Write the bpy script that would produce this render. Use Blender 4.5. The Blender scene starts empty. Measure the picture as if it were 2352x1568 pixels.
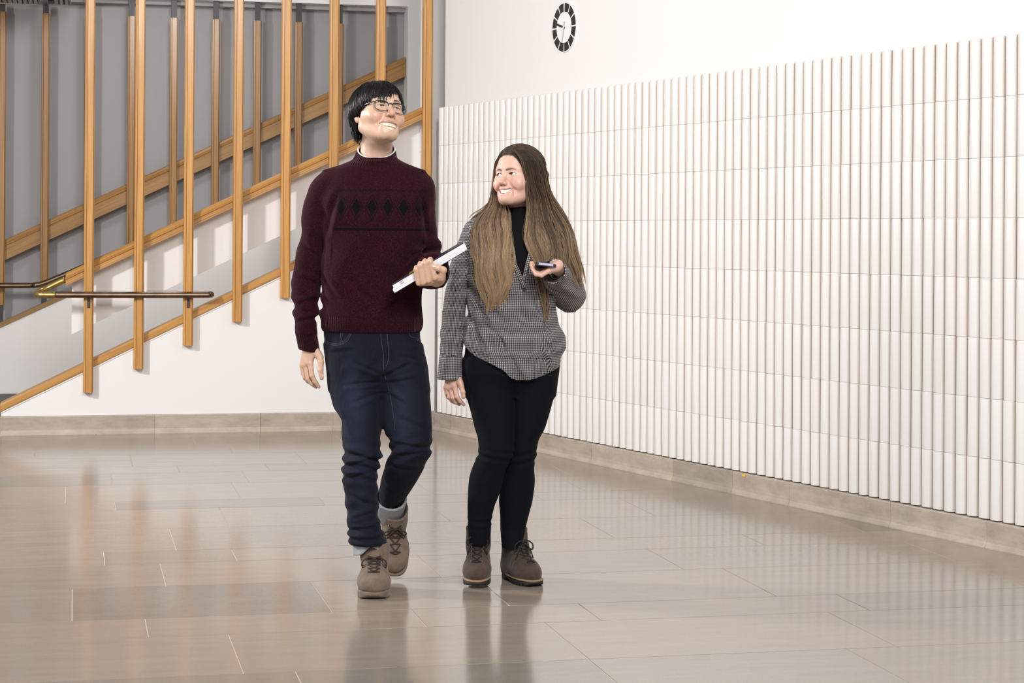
import bpy, math, random
import numpy as np
from mathutils import Vector, Matrix

C = bpy.context.scene.collection
scene = bpy.context.scene
R = math.radians
rnd = random.Random(7)

# ------------------------------------------------------------------ camera, world, lights, exposure
YAW = 12.49
cam = bpy.data.cameras.new('camera')
cam.lens = 69.735
cam.sensor_width = 36.0
cam.shift_y = -0.1035
cam.clip_end = 100
co = bpy.data.objects.new('camera', cam)
C.objects.link(co)
co.matrix_world = (Matrix.Translation((0, 0, 1.25)) @ Matrix.Rotation(R(-YAW), 4, 'Z')
                   @ Matrix.Rotation(R(90), 4, 'X') @ Matrix.Rotation(R(0.373), 4, 'Z'))
scene.camera = co

w = bpy.data.worlds.new('hall_light')
w.use_nodes = True
bgn = w.node_tree.nodes['Background']
bgn.inputs[0].default_value = (1.0, 0.985, 0.97, 1)
bgn.inputs[1].default_value = 0.41
scene.world = w


def lamp(name, loc, target, size, power, col=(1, 1, 1), size_y=None):
    l = bpy.data.lights.new(name, 'AREA')
    l.energy = power
    l.color = col
    l.size = size
    if size_y:
        l.shape = 'RECTANGLE'
        l.size_y = size_y
    o = bpy.data.objects.new(name, l)
    C.objects.link(o)
    o.location = loc
    o.rotation_euler = (Vector(target) - Vector(loc)).to_track_quat('-Z', 'Y').to_euler()
    return o


lamp('flash_softbox', (-2.4, 8.7, 2.6), (1.6, 9.4, 1.0), 0.4, 195, (1.0, 0.975, 0.955))
lamp('hall_fill', (1.2, 1.0, 4.6), (0.9, 12.0, 0.8), 2.2, 440, (1.0, 0.98, 0.965))  # added overhead fill from the viewer's side, no lamp known there
lamp('stair_ceiling_lamp', (0.7, 13.0, 3.15), (0.7, 14.75, 0.5), 0.35, 13, (1.0, 0.97, 0.95))
lamp('left_fill', (-3.8, 4.6, 2.9), (1.2, 8.0, 1.1), 1.5, 70, (1.0, 0.98, 0.96))  # added weak fill from the left front to model the faces

scene.view_settings.view_transform = 'Standard'
scene.view_settings.look = 'None'
scene.view_settings.exposure = 0.0
scene.view_settings.gamma = 1.0
scene.view_settings.use_curve_mapping = False
scene.cycles.use_denoising = True
scene.cycles.max_bounces = 8


# ------------------------------------------------------------------ materials
def nmat(name, base=(0.8, 0.8, 0.8), rough=0.5, metal=0.0, coat=0.0, spec=0.5, sheen=0.0):
    m = bpy.data.materials.new(name)
    m.use_nodes = True
    b = m.node_tree.nodes['Principled BSDF']
    b.inputs['Base Color'].default_value = (*base, 1)
    b.inputs['Roughness'].default_value = rough
    b.inputs['Metallic'].default_value = metal
    b.inputs['Coat Weight'].default_value = coat
    b.inputs['Coat Roughness'].default_value = 0.15
    b.inputs['Specular IOR Level'].default_value = spec
    b.inputs['Sheen Weight'].default_value = sheen
    return m, m.node_tree, b


def nd(t, typ, **kw):
    n = t.nodes.new('ShaderNode' + typ)
    for k, v in kw.items():
        if k.startswith('i_'):
            key = k[2:]
            n.inputs[int(key) if key.isdigit() else key].default_value = v
        else:
            setattr(n, k, v)
    return n


def ramp(t, fac, stops):
    r = t.nodes.new('ShaderNodeValToRGB')
    el = r.color_ramp.elements
    while len(el) < len(stops):
        el.new(0.5)
    for e, (p, c) in zip(el, stops):
        e.position = p
        e.color = (*c, 1)
    t.links.new(fac, r.inputs[0])
    return r.outputs[0]


def mixc(t, fac, a, b, mode='MIX'):
    n = t.nodes.new('ShaderNodeMix')
    n.data_type = 'RGBA'
    n.blend_type = mode
    for i, v in ((0, fac), (6, a), (7, b)):
        if hasattr(v, 'links'):
            t.links.new(v, n.inputs[i])
        else:
            n.inputs[i].default_value = v if i == 0 else (*v, 1)
    return n.outputs[2]


def noise(t, scale, vec=None, detail=4.0, rough=0.55, mscale=None, rot=None):
    n = nd(t, 'TexNoise')
    n.inputs['Scale'].default_value = scale
    n.inputs['Detail'].default_value = detail
    n.inputs['Roughness'].default_value = rough
    if vec is None:
        vec = nd(t, 'TexCoord').outputs['Object']
    if mscale or rot:
        mp = nd(t, 'Mapping')
        if rot:
            mp.inputs['Rotation'].default_value = rot
            mq = nd(t, 'Mapping')
            mq.inputs['Scale'].default_value = mscale
            t.links.new(vec, mp.inputs[0])
            t.links.new(mp.outputs[0], mq.inputs[0])
            vec = mq.outputs[0]
        else:
            mp.inputs['Scale'].default_value = mscale
            t.links.new(vec, mp.inputs[0])
            vec = mp.outputs[0]
    t.links.new(vec, n.inputs['Vector'])
    return n.outputs[0]


def bump(t, b, h, strength=0.2, dist=0.002):
    n = nd(t, 'Bump')
    n.inputs['Strength'].default_value = strength
    n.inputs['Distance'].default_value = dist
    t.links.new(h, n.inputs['Height'])
    t.links.new(n.outputs[0], b.inputs['Normal'])
    return n


def math_n(t, op, a, b=None):
    n = nd(t, 'Math', operation=op)
    for i, v in enumerate((a, b)):
        if v is None:
            continue
        if hasattr(v, 'links'):
            t.links.new(v, n.inputs[i])
        else:
            n.inputs[i].default_value = v
    return n.outputs[0]


M = {}
m, t, b = nmat('white_plaster', (0.80, 0.785, 0.775), 0.75)
h = noise(t, 60, detail=3)
bump(t, b, h, 0.08, 0.002)
M['plaster'] = m
m, t, b = nmat('grey_white_plaster', (0.36, 0.355, 0.365), 0.8)  # even grey, darker than the white plaster
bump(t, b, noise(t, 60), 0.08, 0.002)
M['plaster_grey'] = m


def wood(name, mscale, rot, tint=1.0):
    m, t, b = nmat(name, (0.5, 0.27, 0.09), 0.38, coat=0.25)
    info = nd(t, 'ObjectInfo').outputs['Random']
    g = noise(t, 1.0, mscale=mscale, rot=rot, detail=6, rough=0.6)
    col = ramp(t, g, [(0.25, (0.36 * tint, 0.155 * tint, 0.032 * tint)), (0.5, (0.52 * tint, 0.255 * tint, 0.060 * tint)),
                      (0.75, (0.60 * tint, 0.325 * tint, 0.088 * tint))])
    hs = nd(t, 'HueSaturation')
    v = math_n(t, 'MULTIPLY_ADD', info, 0.22)
    v.node.inputs[2].default_value = 0.89
    t.links.new(v, hs.inputs['Value'])
    t.links.new(col, hs.inputs['Color'])
    t.links.new(hs.outputs[0], b.inputs['Base Color'])
    bump(t, b, g, 0.12, 0.001)
    return m


M['oak_v'] = wood('oak_upright', (70, 70, 2.2), None)
SL = math.atan(0.481)
M['oak_s'] = wood('oak_sloped', (2.2, 60, 70), (0, SL, 0), 0.92)
M['oak_dark_v'] = wood('oak_upright_shaded', (70, 70, 2.2), None, 0.60)  # same oak darkened: dimmer light on the far posts put into colour
M['oak_dark_s'] = wood('oak_sloped_shaded', (2.2, 60, 70), (0, SL, 0), 0.58)  # darkened copy of the sloped oak, its shade painted in
M['dark_metal'] = nmat('dark_steel', (0.05, 0.048, 0.05), 0.45, 0.6)[0]
m, t, b = nmat('aged_bronze', (0.16, 0.11, 0.075), 0.34, 1.0)
t.links.new(ramp(t, noise(t, 9), [(0.3, (0.12, 0.085, 0.06)), (0.7, (0.24, 0.155, 0.10))]), b.inputs['Base Color'])
M['bronze'] = m
m, t, b = nmat('worn_brass', (0.55, 0.40, 0.14), 0.3, 1.0)
t.links.new(ramp(t, noise(t, 12), [(0.3, (0.36, 0.25, 0.08)), (0.7, (0.62, 0.46, 0.17))]), b.inputs['Base Color'])
M['brass'] = m

m, t, b = nmat('floor_limestone', (0.34, 0.28, 0.23), 0.2, spec=0.5)
rv = nd(t, 'ObjectInfo').outputs['Random']
base = ramp(t, rv, [(0.0, (0.200, 0.176, 0.156)), (0.15, (0.258, 0.218, 0.184)), (0.55, (0.285, 0.238, 0.199)), (0.8, (0.295, 0.241, 0.200)), (1.0, (0.265, 0.232, 0.202))])
g = noise(t, 1.0, mscale=(3.0, 14.0, 10.0), detail=8, rough=0.65)
col = mixc(t, 0.55, base, ramp(t, g, [(0.3, (0.455, 0.445, 0.44)), (0.7, (0.56, 0.555, 0.55))]), 'OVERLAY')
fl = noise(t, 140, detail=2)
col = mixc(t, ramp(t, fl, [(0.62, (0, 0, 0)), (0.75, (0.35, 0.35, 0.35))]), col, (0.48, 0.42, 0.37))
t.links.new(col, b.inputs['Base Color'])
t.links.new(ramp(t, g, [(0.2, (0.11, 0.11, 0.11)), (0.8, (0.18, 0.18, 0.18))]), b.inputs['Roughness'])
bump(t, b, noise(t, 220, detail=2), 0.03, 0.0006)
M['slab'] = m
m, t, b = nmat('floor_grout', (0.50, 0.43, 0.365), 0.7)
M['grout'] = m

m, t, b = nmat('skirting_stone', (0.36, 0.31, 0.26), 0.5)
rv = nd(t, 'ObjectInfo').outputs['Random']
base = ramp(t, rv, [(0.0, (0.30, 0.265, 0.235)), (0.25, (0.40, 0.345, 0.29)), (0.7, (0.42, 0.36, 0.30)), (1.0, (0.44, 0.385, 0.325))])
g = noise(t, 1.0, mscale=(6, 6, 16), detail=7, rough=0.7)
col = mixc(t, 0.7, base, ramp(t, g, [(0.3, (0.36, 0.35, 0.34)), (0.7, (0.66, 0.645, 0.63))]), 'OVERLAY')
st = noise(t, 7.0, detail=8, rough=0.75)
col = mixc(t, ramp(t, st, [(0.6, (0, 0, 0)), (0.78, (0.5, 0.5, 0.5))]), col, (0.17, 0.145, 0.125))
t.links.new(col, b.inputs['Base Color'])
bump(t, b, g, 0.12, 0.002)
M['skirt'] = m

m, t, b = nmat('glazed_tile', (0.80, 0.775, 0.75), 0.22, spec=0.5)
rv = math_n(t, 'FRACT', math_n(t, 'ADD', nd(t, 'ObjectInfo').outputs['Random'], nd(t, 'NewGeometry').outputs['Random Per Island']))
t.links.new(ramp(t, rv, [(0, (0.755, 0.725, 0.70)), (0.3, (0.775, 0.75, 0.725)), (0.6, (0.755, 0.745, 0.72)), (0.85, (0.785, 0.755, 0.745)), (1, (0.765, 0.735, 0.715))]), b.inputs['Base Color'])
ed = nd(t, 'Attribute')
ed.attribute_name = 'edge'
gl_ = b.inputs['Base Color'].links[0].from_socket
t.links.new(mixc(t, ed.outputs['Fac'], gl_, (0.40, 0.315, 0.25)), b.inputs['Base Color'])  # tan towards tile edges paints in the shade of the grooves
bump(t, b, noise(t, 25, detail=2), 0.05, 0.004)
M['tile'] = m
M['tile_grout'] = nmat('tile_grout', (0.36, 0.28, 0.23), 0.9)[0]
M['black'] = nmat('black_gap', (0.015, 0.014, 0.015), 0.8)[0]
M['clock_white'] = nmat('clock_white', (0.83, 0.83, 0.83), 0.4)[0]
M['clock_black'] = nmat('clock_black', (0.018, 0.016, 0.017), 0.45)[0]
M['grille'] = nmat('grille_grey', (0.40, 0.385, 0.38), 0.5)[0]
M['yellow'] = nmat('yellow_sticker', (0.72, 0.45, 0.06), 0.6)[0]


# ------------------------------------------------------------------ mesh helpers
def put(name, me, mat=None, parent=None, smooth=False):
    o = bpy.data.objects.new(name, me)
    C.objects.link(o)
    if mat is not None and not me.materials:
        me.materials.append(mat)
    if parent is not None:
        o.parent = parent
    if smooth:
        me.shade_smooth()
    return o


def mesh(vf):
    me = bpy.data.meshes.new('mesh')
    me.from_pydata([tuple(v) for v in vf[0]], [], vf[1])
    me.validate()
    return me


def obj(name, vf, mat=None, parent=None, smooth=False):
    return put(name, mesh(vf), mat, parent, smooth)


def join(*vfs):
    V, F = [], []
    for v, f in vfs:
        k = len(V)
        V += [tuple(p) for p in v]
        F += [tuple(i + k for i in q) for q in f]
    return V, F


def box(x0, x1, y0, y1, z0, z1):
    V = [(x, y, z) for z in (z0, z1) for y in (y0, y1) for x in (x0, x1)]
    return V, [(0, 2, 3, 1), (4, 5, 7, 6), (0, 1, 5, 4), (2, 6, 7, 3), (0, 4, 6, 2), (1, 3, 7, 5)]


def extrude(prof, a, b):
    """profile of 3D points 'prof' swept from offset a to offset b, both ends closed"""
    n = len(prof)
    V = [tuple(Vector(p) + Vector(a)) for p in prof] + [tuple(Vector(p) + Vector(b)) for p in prof]
    F = [(i, (i + 1) % n, n + (i + 1) % n, n + i) for i in range(n)]
    return V, F + [tuple(range(n - 1, -1, -1)), tuple(range(n, 2 * n))]


def tube(path, r, seg=12, caps=True):
    P = [Vector(p) for p in path]
    rr = r if isinstance(r, (list, tuple)) else [r] * len(P)
    V, F = [], []
    up = None
    for i, p in enumerate(P):
        d = (P[min(i + 1, len(P) - 1)] - P[max(i - 1, 0)]).normalized()
        if up is None:
            up = d.orthogonal().normalized()
        up = (up - d * up.dot(d)).normalized()
        s = d.cross(up)
        for k in range(seg):
            a = 2 * math.pi * k / seg
            V.append(tuple(p + (up * math.cos(a) + s * math.sin(a)) * rr[i]))
    for i in range(len(P) - 1):
        for k in range(seg):
            k2 = (k + 1) % seg
            F.append((i * seg + k, i * seg + k2, (i + 1) * seg + k2, (i + 1) * seg + k))
    if caps:
        F.append(tuple(range(seg - 1, -1, -1)))
        F.append(tuple((len(P) - 1) * seg + k for k in range(seg)))
    return V, F


def smooth_path(pts, n=6):
    """Catmull-Rom through the points"""
    P = [Vector(p) for p in pts]
    P = [P[0] * 2 - P[1]] + P + [P[-1] * 2 - P[-2]]
    out = []
    for i in range(1, len(P) - 2):
        for k in range(n):
            u = k / n
            a, b_, c, d = P[i - 1:i + 3]
            out.append(0.5 * ((2 * b_) + (c - a) * u + (2 * a - 5 * b_ + 4 * c - d) * u * u + (3 * b_ - a - 3 * c + d) * u ** 3))
    return out + [P[-2]]


def empty(name, loc, label, cat, group=None, rz=0.0):
    o = bpy.data.objects.new(name, None)
    o.empty_display_size = 0.1
    C.objects.link(o)
    o.location = loc
    o.rotation_euler = (0, 0, rz)
    return tag(o, label, cat, group)


def tag(o, label, cat, group=None):
    o['label'] = label
    o['category'] = cat
    if group:
        o['group'] = group
    return o


def structure(o, label=None, cat=None):
    o['kind'] = 'structure'
    if label:
        o['label'] = label
    if cat:
        o['category'] = cat
    return o


# ------------------------------------------------------------------ floor
floor = structure(obj('floor', box(-7, 7, -1, 16, -0.05, -0.0015), M['grout']), 'polished beige limestone floor of long staggered slabs', 'floor')
ROWS = [4.02, 4.55, 5.10, 5.67, 6.235, 6.54, 7.13, 7.625, 7.925, 8.515, 9.12, 9.40, 10.02, 10.50, 10.80, 11.38, 11.92, 12.26, 12.60, 13.1, 13.5, 14.0, 14.4, 14.76]
KNOWN = {5.10: [0.63], 5.67: [-0.5, 0.483, 1.497, 2.468], 6.235: [0.237, 1.111, 1.686, 2.62], 6.54: [0.006, 0.847, 1.449, 2.4, 3.358],
         7.13: [-0.62, 0.331, 1.32, 2.25], 7.625: [0.126, 0.622, 1.7], 7.925: [0.407, 1.32, 2.2], 8.515: [-0.312, 0.66, 1.62],
         9.12: [0.198, 1.15], 9.40: [-0.026, 0.786, 1.7], 10.02: [0.202, 0.878, 1.75], 10.50: [0.554, 1.027, 1.9], 10.80: [0.322, 1.252],
         11.38: [-0.2, 0.9, 1.8], 11.92: [-0.3, 0.723, 1.6], 12.26: [0.15, 1.1]}
CX, CY = 2.273, 12.537
TV = Vector((0.2526, -0.9676, 0))      # along the tiled wall, towards the viewer
TN = Vector((-0.9676, -0.2526, 0))     # out of the tiled wall


def wall_x(y):
    return CX + (CY - y) * 0.2526 / 0.9676


for y0, y1 in zip(ROWS[:-1], ROWS[1:]):
    lo = -2.0 if y0 < 12.6 else -2.6
    hi = max(wall_x(y0), wall_x(y1)) + 0.03 if y0 < 12.6 else -0.05
    xs = [x for x in KNOWN.get(y0, [0.2 + rnd.random() * 0.7])]
    while xs[0] > lo:
        xs.insert(0, xs[0] - 0.75 - 0.4 * rnd.random())
    while xs[-1] < hi:
        xs.append(xs[-1] + 0.75 + 0.4 * rnd.random())
    xs = [max(x, lo) for x in xs]
    xs = [min(x, hi) for x in xs]
    for xa, xb in zip(xs[:-1], xs[1:]):
        if xb - xa < 0.02:
            continue
        g_, c_ = 0.0016, 0.0012
        a0, a1, b0, b1 = xa + g_, xb - g_, y0 + g_, y1 - g_
        V = [(a0, b0, -0.02), (a1, b0, -0.02), (a1, b1, -0.02), (a0, b1, -0.02), (a0, b0, -c_), (a1, b0, -c_), (a1, b1, -c_), (a0, b1, -c_),
             (a0 + c_, b0 + c_, 0), (a1 - c_, b0 + c_, 0), (a1 - c_, b1 - c_, 0), (a0 + c_, b1 - c_, 0)]
        F = [(8, 9, 10, 11)] + [(k + i, k + (i + 1) % 4, k + 4 + (i + 1) % 4, k + 4 + i) for k in (0, 4) for i in range(4)]
        obj('slab', (V, F), M['slab'], floor)

# ------------------------------------------------------------------ right wall with glazed half-round tiles
def on_wall(s, off, z):
    p = Vector((CX, CY, 0)) + TV * s + TN * off
    return (p.x, p.y, z)


def wall_box(s0, s1, o0, o1, z0, z1):
    V = [on_wall(s, o_, z) for z in (z0, z1) for o_ in (o0, o1) for s in (s0, s1)]
    return V, box(0, 1, 0, 1, 0, 1)[1]


SEND = 6.6
wall_right = structure(obj('wall_right', join(wall_box(0.07, SEND, -0.030, -0.2, 2.055, 4.2), wall_box(0.0, SEND, -0.0375, -0.2, 0, 2.06)), M['plaster']),
                       'long white right-hand wall, tiled below and plastered above', 'wall')
obj('grout_bed', wall_box(0.008, SEND, -0.026, -0.037, 0.124, 2.060), M['tile_grout'], wall_right)
obj('gap_shade_strip', wall_box(0.008, SEND, -0.0255, -0.037, 0.100, 0.124), M['black'], wall_right)  # black strip: darkness of the open gap under the tiles, as colour
PITCH, TW, TH = 0.07245, 0.0670, 0.2430
prof = []
NA = 10
for k in range(NA + 1):
    a = math.pi * (0.06 + 0.88 * k / NA)
    prof.append((-math.cos(a) * TW / 2 / math.cos(math.pi * 0.06), 0.0240 * (math.sin(a) - math.sin(math.pi * 0.06)) / (1 - math.sin(math.pi * 0.06))))
prof = [(-TW / 2, -0.005)] + prof + [(TW / 2, -0.005)]
n_ = len(prof)


def tile_vf():
    V = []
    for z, k in ((0, 0.985), (0.002, 1.0), (TH - 0.002, 1.0), (TH, 0.985)):
        V += [(x, -max(y, -0.005) * (k if y > 0 else 1), z) for x, y in prof]
    F = []
    for r_ in range(3):
        F += [(r_ * n_ + i, r_ * n_ + i + 1, (r_ + 1) * n_ + i + 1, (r_ + 1) * n_ + i) for i in range(n_ - 1)]
    return V, F + [tuple(range(n_ - 1, -1, -1)), tuple(range(3 * n_, 4 * n_))]


def groove_shade(me, xs, zs):  # mask for groove shade painted on the tile edges
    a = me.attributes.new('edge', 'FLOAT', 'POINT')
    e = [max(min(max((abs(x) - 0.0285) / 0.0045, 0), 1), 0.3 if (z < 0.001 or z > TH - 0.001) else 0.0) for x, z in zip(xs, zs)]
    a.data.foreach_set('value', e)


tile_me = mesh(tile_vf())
groove_shade(tile_me, [v.co.x for v in tile_me.vertices], [v.co.z for v in tile_me.vertices])
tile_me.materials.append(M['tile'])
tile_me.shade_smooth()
far_tiles = []
far_raw = []
NCOL = 81
ang = math.atan2(-TN.x, TN.y) + math.pi
for c_ in range(NCOL):
    for r_ in range(8):
        s = 0.014 + (c_ + 0.5) * PITCH + rnd.uniform(-1, 1) * 0.0008
        p = Vector(on_wall(s, -0.024 + rnd.uniform(-1, 1) * 0.0008, 0.1165 + r_ * 0.2435))
        mw = Matrix.Translation(p) @ Matrix.Rotation(ang + rnd.uniform(-1, 1) * R(1.2), 4, 'Z') @ Matrix.Rotation(rnd.uniform(-1, 1) * R(0.28), 4, 'Y')
        if c_ >= NCOL - 38 and not (c_ == NCOL - 38 and r_ > 3):
            o = put('tile', tile_me, parent=wall_right)
            o.matrix_world = mw
        else:
            v, f = tile_vf()
            far_tiles.append(([mw @ Vector(q) for q in v], f))
            far_raw += v
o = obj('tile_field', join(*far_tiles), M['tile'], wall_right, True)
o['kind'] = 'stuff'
groove_shade(o.data, [q[0] for q in far_raw], [q[2] for q in far_raw])

# skirting of the right wall
bb = structure(bpy.data.objects.new('baseboard_right', None), 'stone skirting along the tiled wall', 'baseboard')
C.objects.link(bb)
SK = [(0.0, 0.0), (0.0, 0.004), (-0.003, 0.012), (-0.010, 0.024), (-0.0115, 0.04), (-0.009, 0.105), (-0.012, 0.1105), (-0.036, 0.1125), (-0.036, 0.0)]
cuts = [0.0, 0.245, 0.31, 0.72, 1.36, 2.05, 2.9, 3.45, 3.93, 4.68, 5.3, 6.0, SEND]
for a, b_ in zip(cuts[:-1], cuts[1:]):
    pr = [on_wall(0, 0.008 + o_, z) for o_, z in SK]
    obj('stone', extrude(pr, TV * (a + 0.0008), TV * (b_ - 0.0008)), M['skirt'], bb)
tag(obj('sticker', wall_box(3.535, 3.565, 0.0, 0.0008, 0.094, 0.108), M['yellow'], None), 'small yellow sticker on the stone skirting of the tiled wall', 'sticker')

# ------------------------------------------------------------------ clock
cl = empty('wall_clock', on_wall(1.67, -0.030, 2.432), 'round black and white wall clock above the white tiles', 'clock')
cl.rotation_euler = (0, 0, ang)
cl.scale = (1, 0.42, 1)


def disc(r0, r1, a0, a1, y0, y1, n=40):
    """ring sector in the XZ plane, facing -Y"""
    V, F = [], []
    for i in range(n + 1):
        a = a0 + (a1 - a0) * i / n
        for r_ in (r0, r1):
            for y in (y0, y1):
                V.append((r_ * math.sin(a), y, r_ * math.cos(a)))
    for i in range(n):
        k, l = i * 4, i * 4 + 4
        F += [(k, l, l + 2, k + 2), (k + 1, k + 3, l + 3, l + 1), (k + 2, l + 2, l + 3, k + 3), (k, k + 1, l + 1, l)]
    F += [(0, 2, 3, 1), (4 * n, 4 * n + 1, 4 * n + 3, 4 * n + 2)]
    return V, F


T2 = 2 * math.pi
obj('face', disc(0.0005, 0.143, 0, T2, -0.022, 0.0, 64), M['clock_white'], cl)
for k in range(12):
    gp = R(2.1)
    a0, a1 = k * T2 / 12 + gp * (1.5 if k == 0 else 1), (k + 1) * T2 / 12 - gp * (1.5 if k == 11 else 1)
    obj('hour_segment', disc(0.089, 0.1375, a0, a1, -0.0235, -0.0215, 8), M['clock_black'], cl)
hh = obj('hour_hand', box(-0.006, 0.006, -0.030, -0.027, -0.012, 0.088), M['clock_black'], cl)
hh.rotation_euler = (0, R(-74), 0)
mh = obj('minute_hand', box(-0.0035, 0.0035, -0.034, -0.031, -0.035, 0.088), nmat('clock_grey', (0.62, 0.62, 0.62), 0.4)[0], cl)
mh.rotation_euler = (0, R(193), 0)
obj('hub', disc(0.0002, 0.007, 0, T2, -0.036, -0.022, 16), M['clock_white'], cl)

# ------------------------------------------------------------------ back parapet wall of the stair
def capz(x):
    return 0.148 + 0.489 * (x + 0.422)


XE = 2.285


def slopebox(x0, x1, y0, y1, lo, hi):
    """upright slab between two sloped lines lo(x), hi(x)"""
    V = []
    for x in (x0, x1):
        for y in (y0, y1):
            V += [(x, y, lo(x)), (x, y, hi(x))]
    return V, [(0, 1, 5, 4), (2, 6, 7, 3), (0, 2, 3, 1), (4, 5, 7, 6), (0, 4, 6, 2), (1, 3, 7, 5)]


wb = structure(obj('wall_back', slopebox(-0.422, 2.2, 12.60, 12.70, lambda x: 0.0, capz), M['plaster']), 'white sloping parapet wall in front of the stairs', 'wall')
obj('bead', slopebox(-0.424, XE, 12.594, 12.60, lambda x: capz(x) - 0.012, lambda x: capz(x) - 0.004), M['plaster'], wb)
CAPP = [(12.588, 0.0), (12.586, 0.006), (12.586, 0.036), (12.592, 0.048), (12.708, 0.052), (12.714, 0.044), (12.714, 0.0)]
obj('wooden_cap', extrude([(0, y, z) for y, z in CAPP], (-0.428, 0, capz(-0.428)), (XE, 0, capz(XE))), M['oak_s'], wb)
bb = structure(bpy.data.objects.new('baseboard_back', None), 'grey-beige stone skirting under the white parapet', 'baseboard')
C.objects.link(bb)
SKB = [(12.574, 0.0), (12.576, 0.006), (12.580, 0.014), (12.5845, 0.03), (12.582, 0.11), (12.584, 0.116), (12.6, 0.117), (12.6, 0.0)]
cuts = [-0.436, 0.508, 1.165, 1.62, 2.29]
for a, b_ in zip(cuts[:-1], cuts[1:]):
    obj('stone', extrude([(0, y, z) for y, z in SKB], (a + 0.0008, 0, 0), (b_ - 0.0008, 0, 0)), M['skirt'], bb)
obj('end_stone', join(box(-0.436, -0.424, 12.576, 12.71, 0, 0.116)), M['skirt'], bb)

# pilaster and return between the stairs and the tiled wall
tr = structure(obj('trim_1', join(box(2.2, 2.285, 12.6, 12.72, 0, 1.786), box(2.2, 2.285, 12.6, 12.72, 1.790, 1.938), box(2.2, 2.285, 12.6, 12.72, 1.942, 4.2),
                                  box(2.203, 2.283, 12.603, 12.715, 1.7, 2.0)), M['plaster']), 'narrow white pilaster in the far corner', 'trim')
structure(obj('wall_corner', box(2.285, 2.75, 12.80, 12.9, 0, 4.2), M['plaster']), 'recessed strip of wall in the far corner', 'wall')


# ------------------------------------------------------------------ upright oak posts in front of the parapet
def post_vf(w_, d, z0, z1, g=0.0032):
    """moulded bar: broad raised face, grooves and lower shoulders at both edges; front at y=0, back at y=d"""
    h_ = w_ / 2
    L, Rr = 0.26 * w_, 0.14 * w_
    p = [(-h_, d), (-h_, 0.013), (-h_ + 0.003, 0.010), (-h_ + L - g, 0.0095), (-h_ + L - g, 0.014), (-h_ + L, 0.014), (-h_ + L, 0.002), (-h_ + L + 0.002, 0.0),
         (h_ - Rr - 0.002, 0.0), (h_ - Rr, 0.002), (h_ - Rr, 0.014), (h_ - Rr + g, 0.014), (h_ - Rr + g, 0.0095), (h_ - 0.003, 0.010), (h_, 0.013), (h_, d)]
    n = len(p)
    V = [(x, y, z0) for x, y in p] + [(x, y, z1) for x, y in p]
    F = [(i, (i + 1) % n, n + (i + 1) % n, n + i) for i in range(n)]
    return V, F + [tuple(range(n - 1, -1, -1)), tuple(range(n, 2 * n))]


ORD = ['first', 'second', 'third', 'fourth', 'fifth', 'sixth', 'seventh', 'eighth', 'ninth', 'tenth']
FP = [(0.0995, 0.2615), (0.405, 0.4055), (0.7085, 0.5485), (1.0145, 0.697), (1.314, 0.846), (1.618, 0.991), (1.916, 1.137), (2.220, 1.283)]
extra = ['lowest foot, behind the left bracket of the bronze rail', 'behind the middle of the bronze rail', 'at the right bracket of the bronze rail',
         'just right of the bronze rail end', 'beside the man in the red sweater', 'behind the left shoulder side of the man', 'rising behind the head of the man',
         'beside the far corner of the tiled wall']
for i, (x, z) in enumerate(FP):
    o = obj('oak_post', post_vf(0.060, 0.070, 0, 4.2 - z), M['oak_v'])
    o.location = (x, 12.530, z)
    tag(o, 'tall honey oak front post, %s' % extra[i] if i else 'leftmost tall honey oak front post, with the lowest foot', 'post', 'front row of oak posts')

# ------------------------------------------------------------------ handrail C with white panel below
def rz_(x):
    return 0.939 + 0.481 * x


hr = empty('sloping_handrail', (-0.04, 12.65, 0.0), 'oak handrail with white panel beneath, sloping up behind front posts', 'handrail')
HP = [(12.602, 0.0), (12.602, 0.010), (12.606, 0.012), (12.606, 0.036), (12.598, 0.040), (12.596, 0.054), (12.604, 0.068), (12.622, 0.078), (12.665, 0.080), (12.69, 0.072), (12.7, 0.056), (12.7, 0.0)]
o = obj('wooden_rail', extrude([(0, y - 12.65, z) for y, z in HP], (0, 0, rz_(-0.04)), (2.2 + 0.04, 0, rz_(2.2))), M['oak_s'], hr)
o = obj('white_panel', slopebox(0.037, 2.24, 0.07, 0.09, lambda x: 0.615 + 0.480 * (x - 0.04), lambda x: rz_(x - 0.04) + 0.01), M['plaster'], hr)

# ------------------------------------------------------------------ bronze handrails
bh = empty('bronze_handrail', (0, 12.498, 0), 'bronze pipe handrail crossing in front of the three leftmost front posts', 'handrail')
main = smooth_path([(0.848, 0.075, 0.868), (0.848, 0.03, 0.868), (0.832, 0.004, 0.8675), (0.79, 0, 0.867), (0.4, 0, 0.8665), (0.0, 0, 0.868), (-0.1, 0, 0.868)], 6)
obj('pipe', tube(main, 0.0198, 16), M['bronze'], bh, True)
bend = smooth_path([(-0.1, 0, 0.868), (-0.175, 0, 0.868), (-0.203, 0.012, 0.869), (-0.217, 0.050, 0.872), (-0.208, 0.10, 0.879), (-0.18, 0.137, 0.892), (-0.13, 0.152, 0.916), (-0.043, 0.152, 0.958)], 6)
o = obj('brass_bend', tube(bend, 0.0202, 16), M['brass'], bh, True)
o['label'] = 'worn golden bend of the pipe'
for x in (0.0995, 0.7085):
    br = obj('bracket', join(box(x - 0.009, x + 0.009, 0.026, 0.036, 0.786, 0.842), tube([(x, 0.03, 0.835), (x, 0.006, 0.838), (x, 0.0, 0.852)], 0.007, 8)), M['dark_metal'], bh)
    for dz in (0.798, 0.815):
        obj('screw', tube([(x, 0.027, dz), (x, 0.0235, dz)], 0.004, 8), M['bronze'], br)
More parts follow.
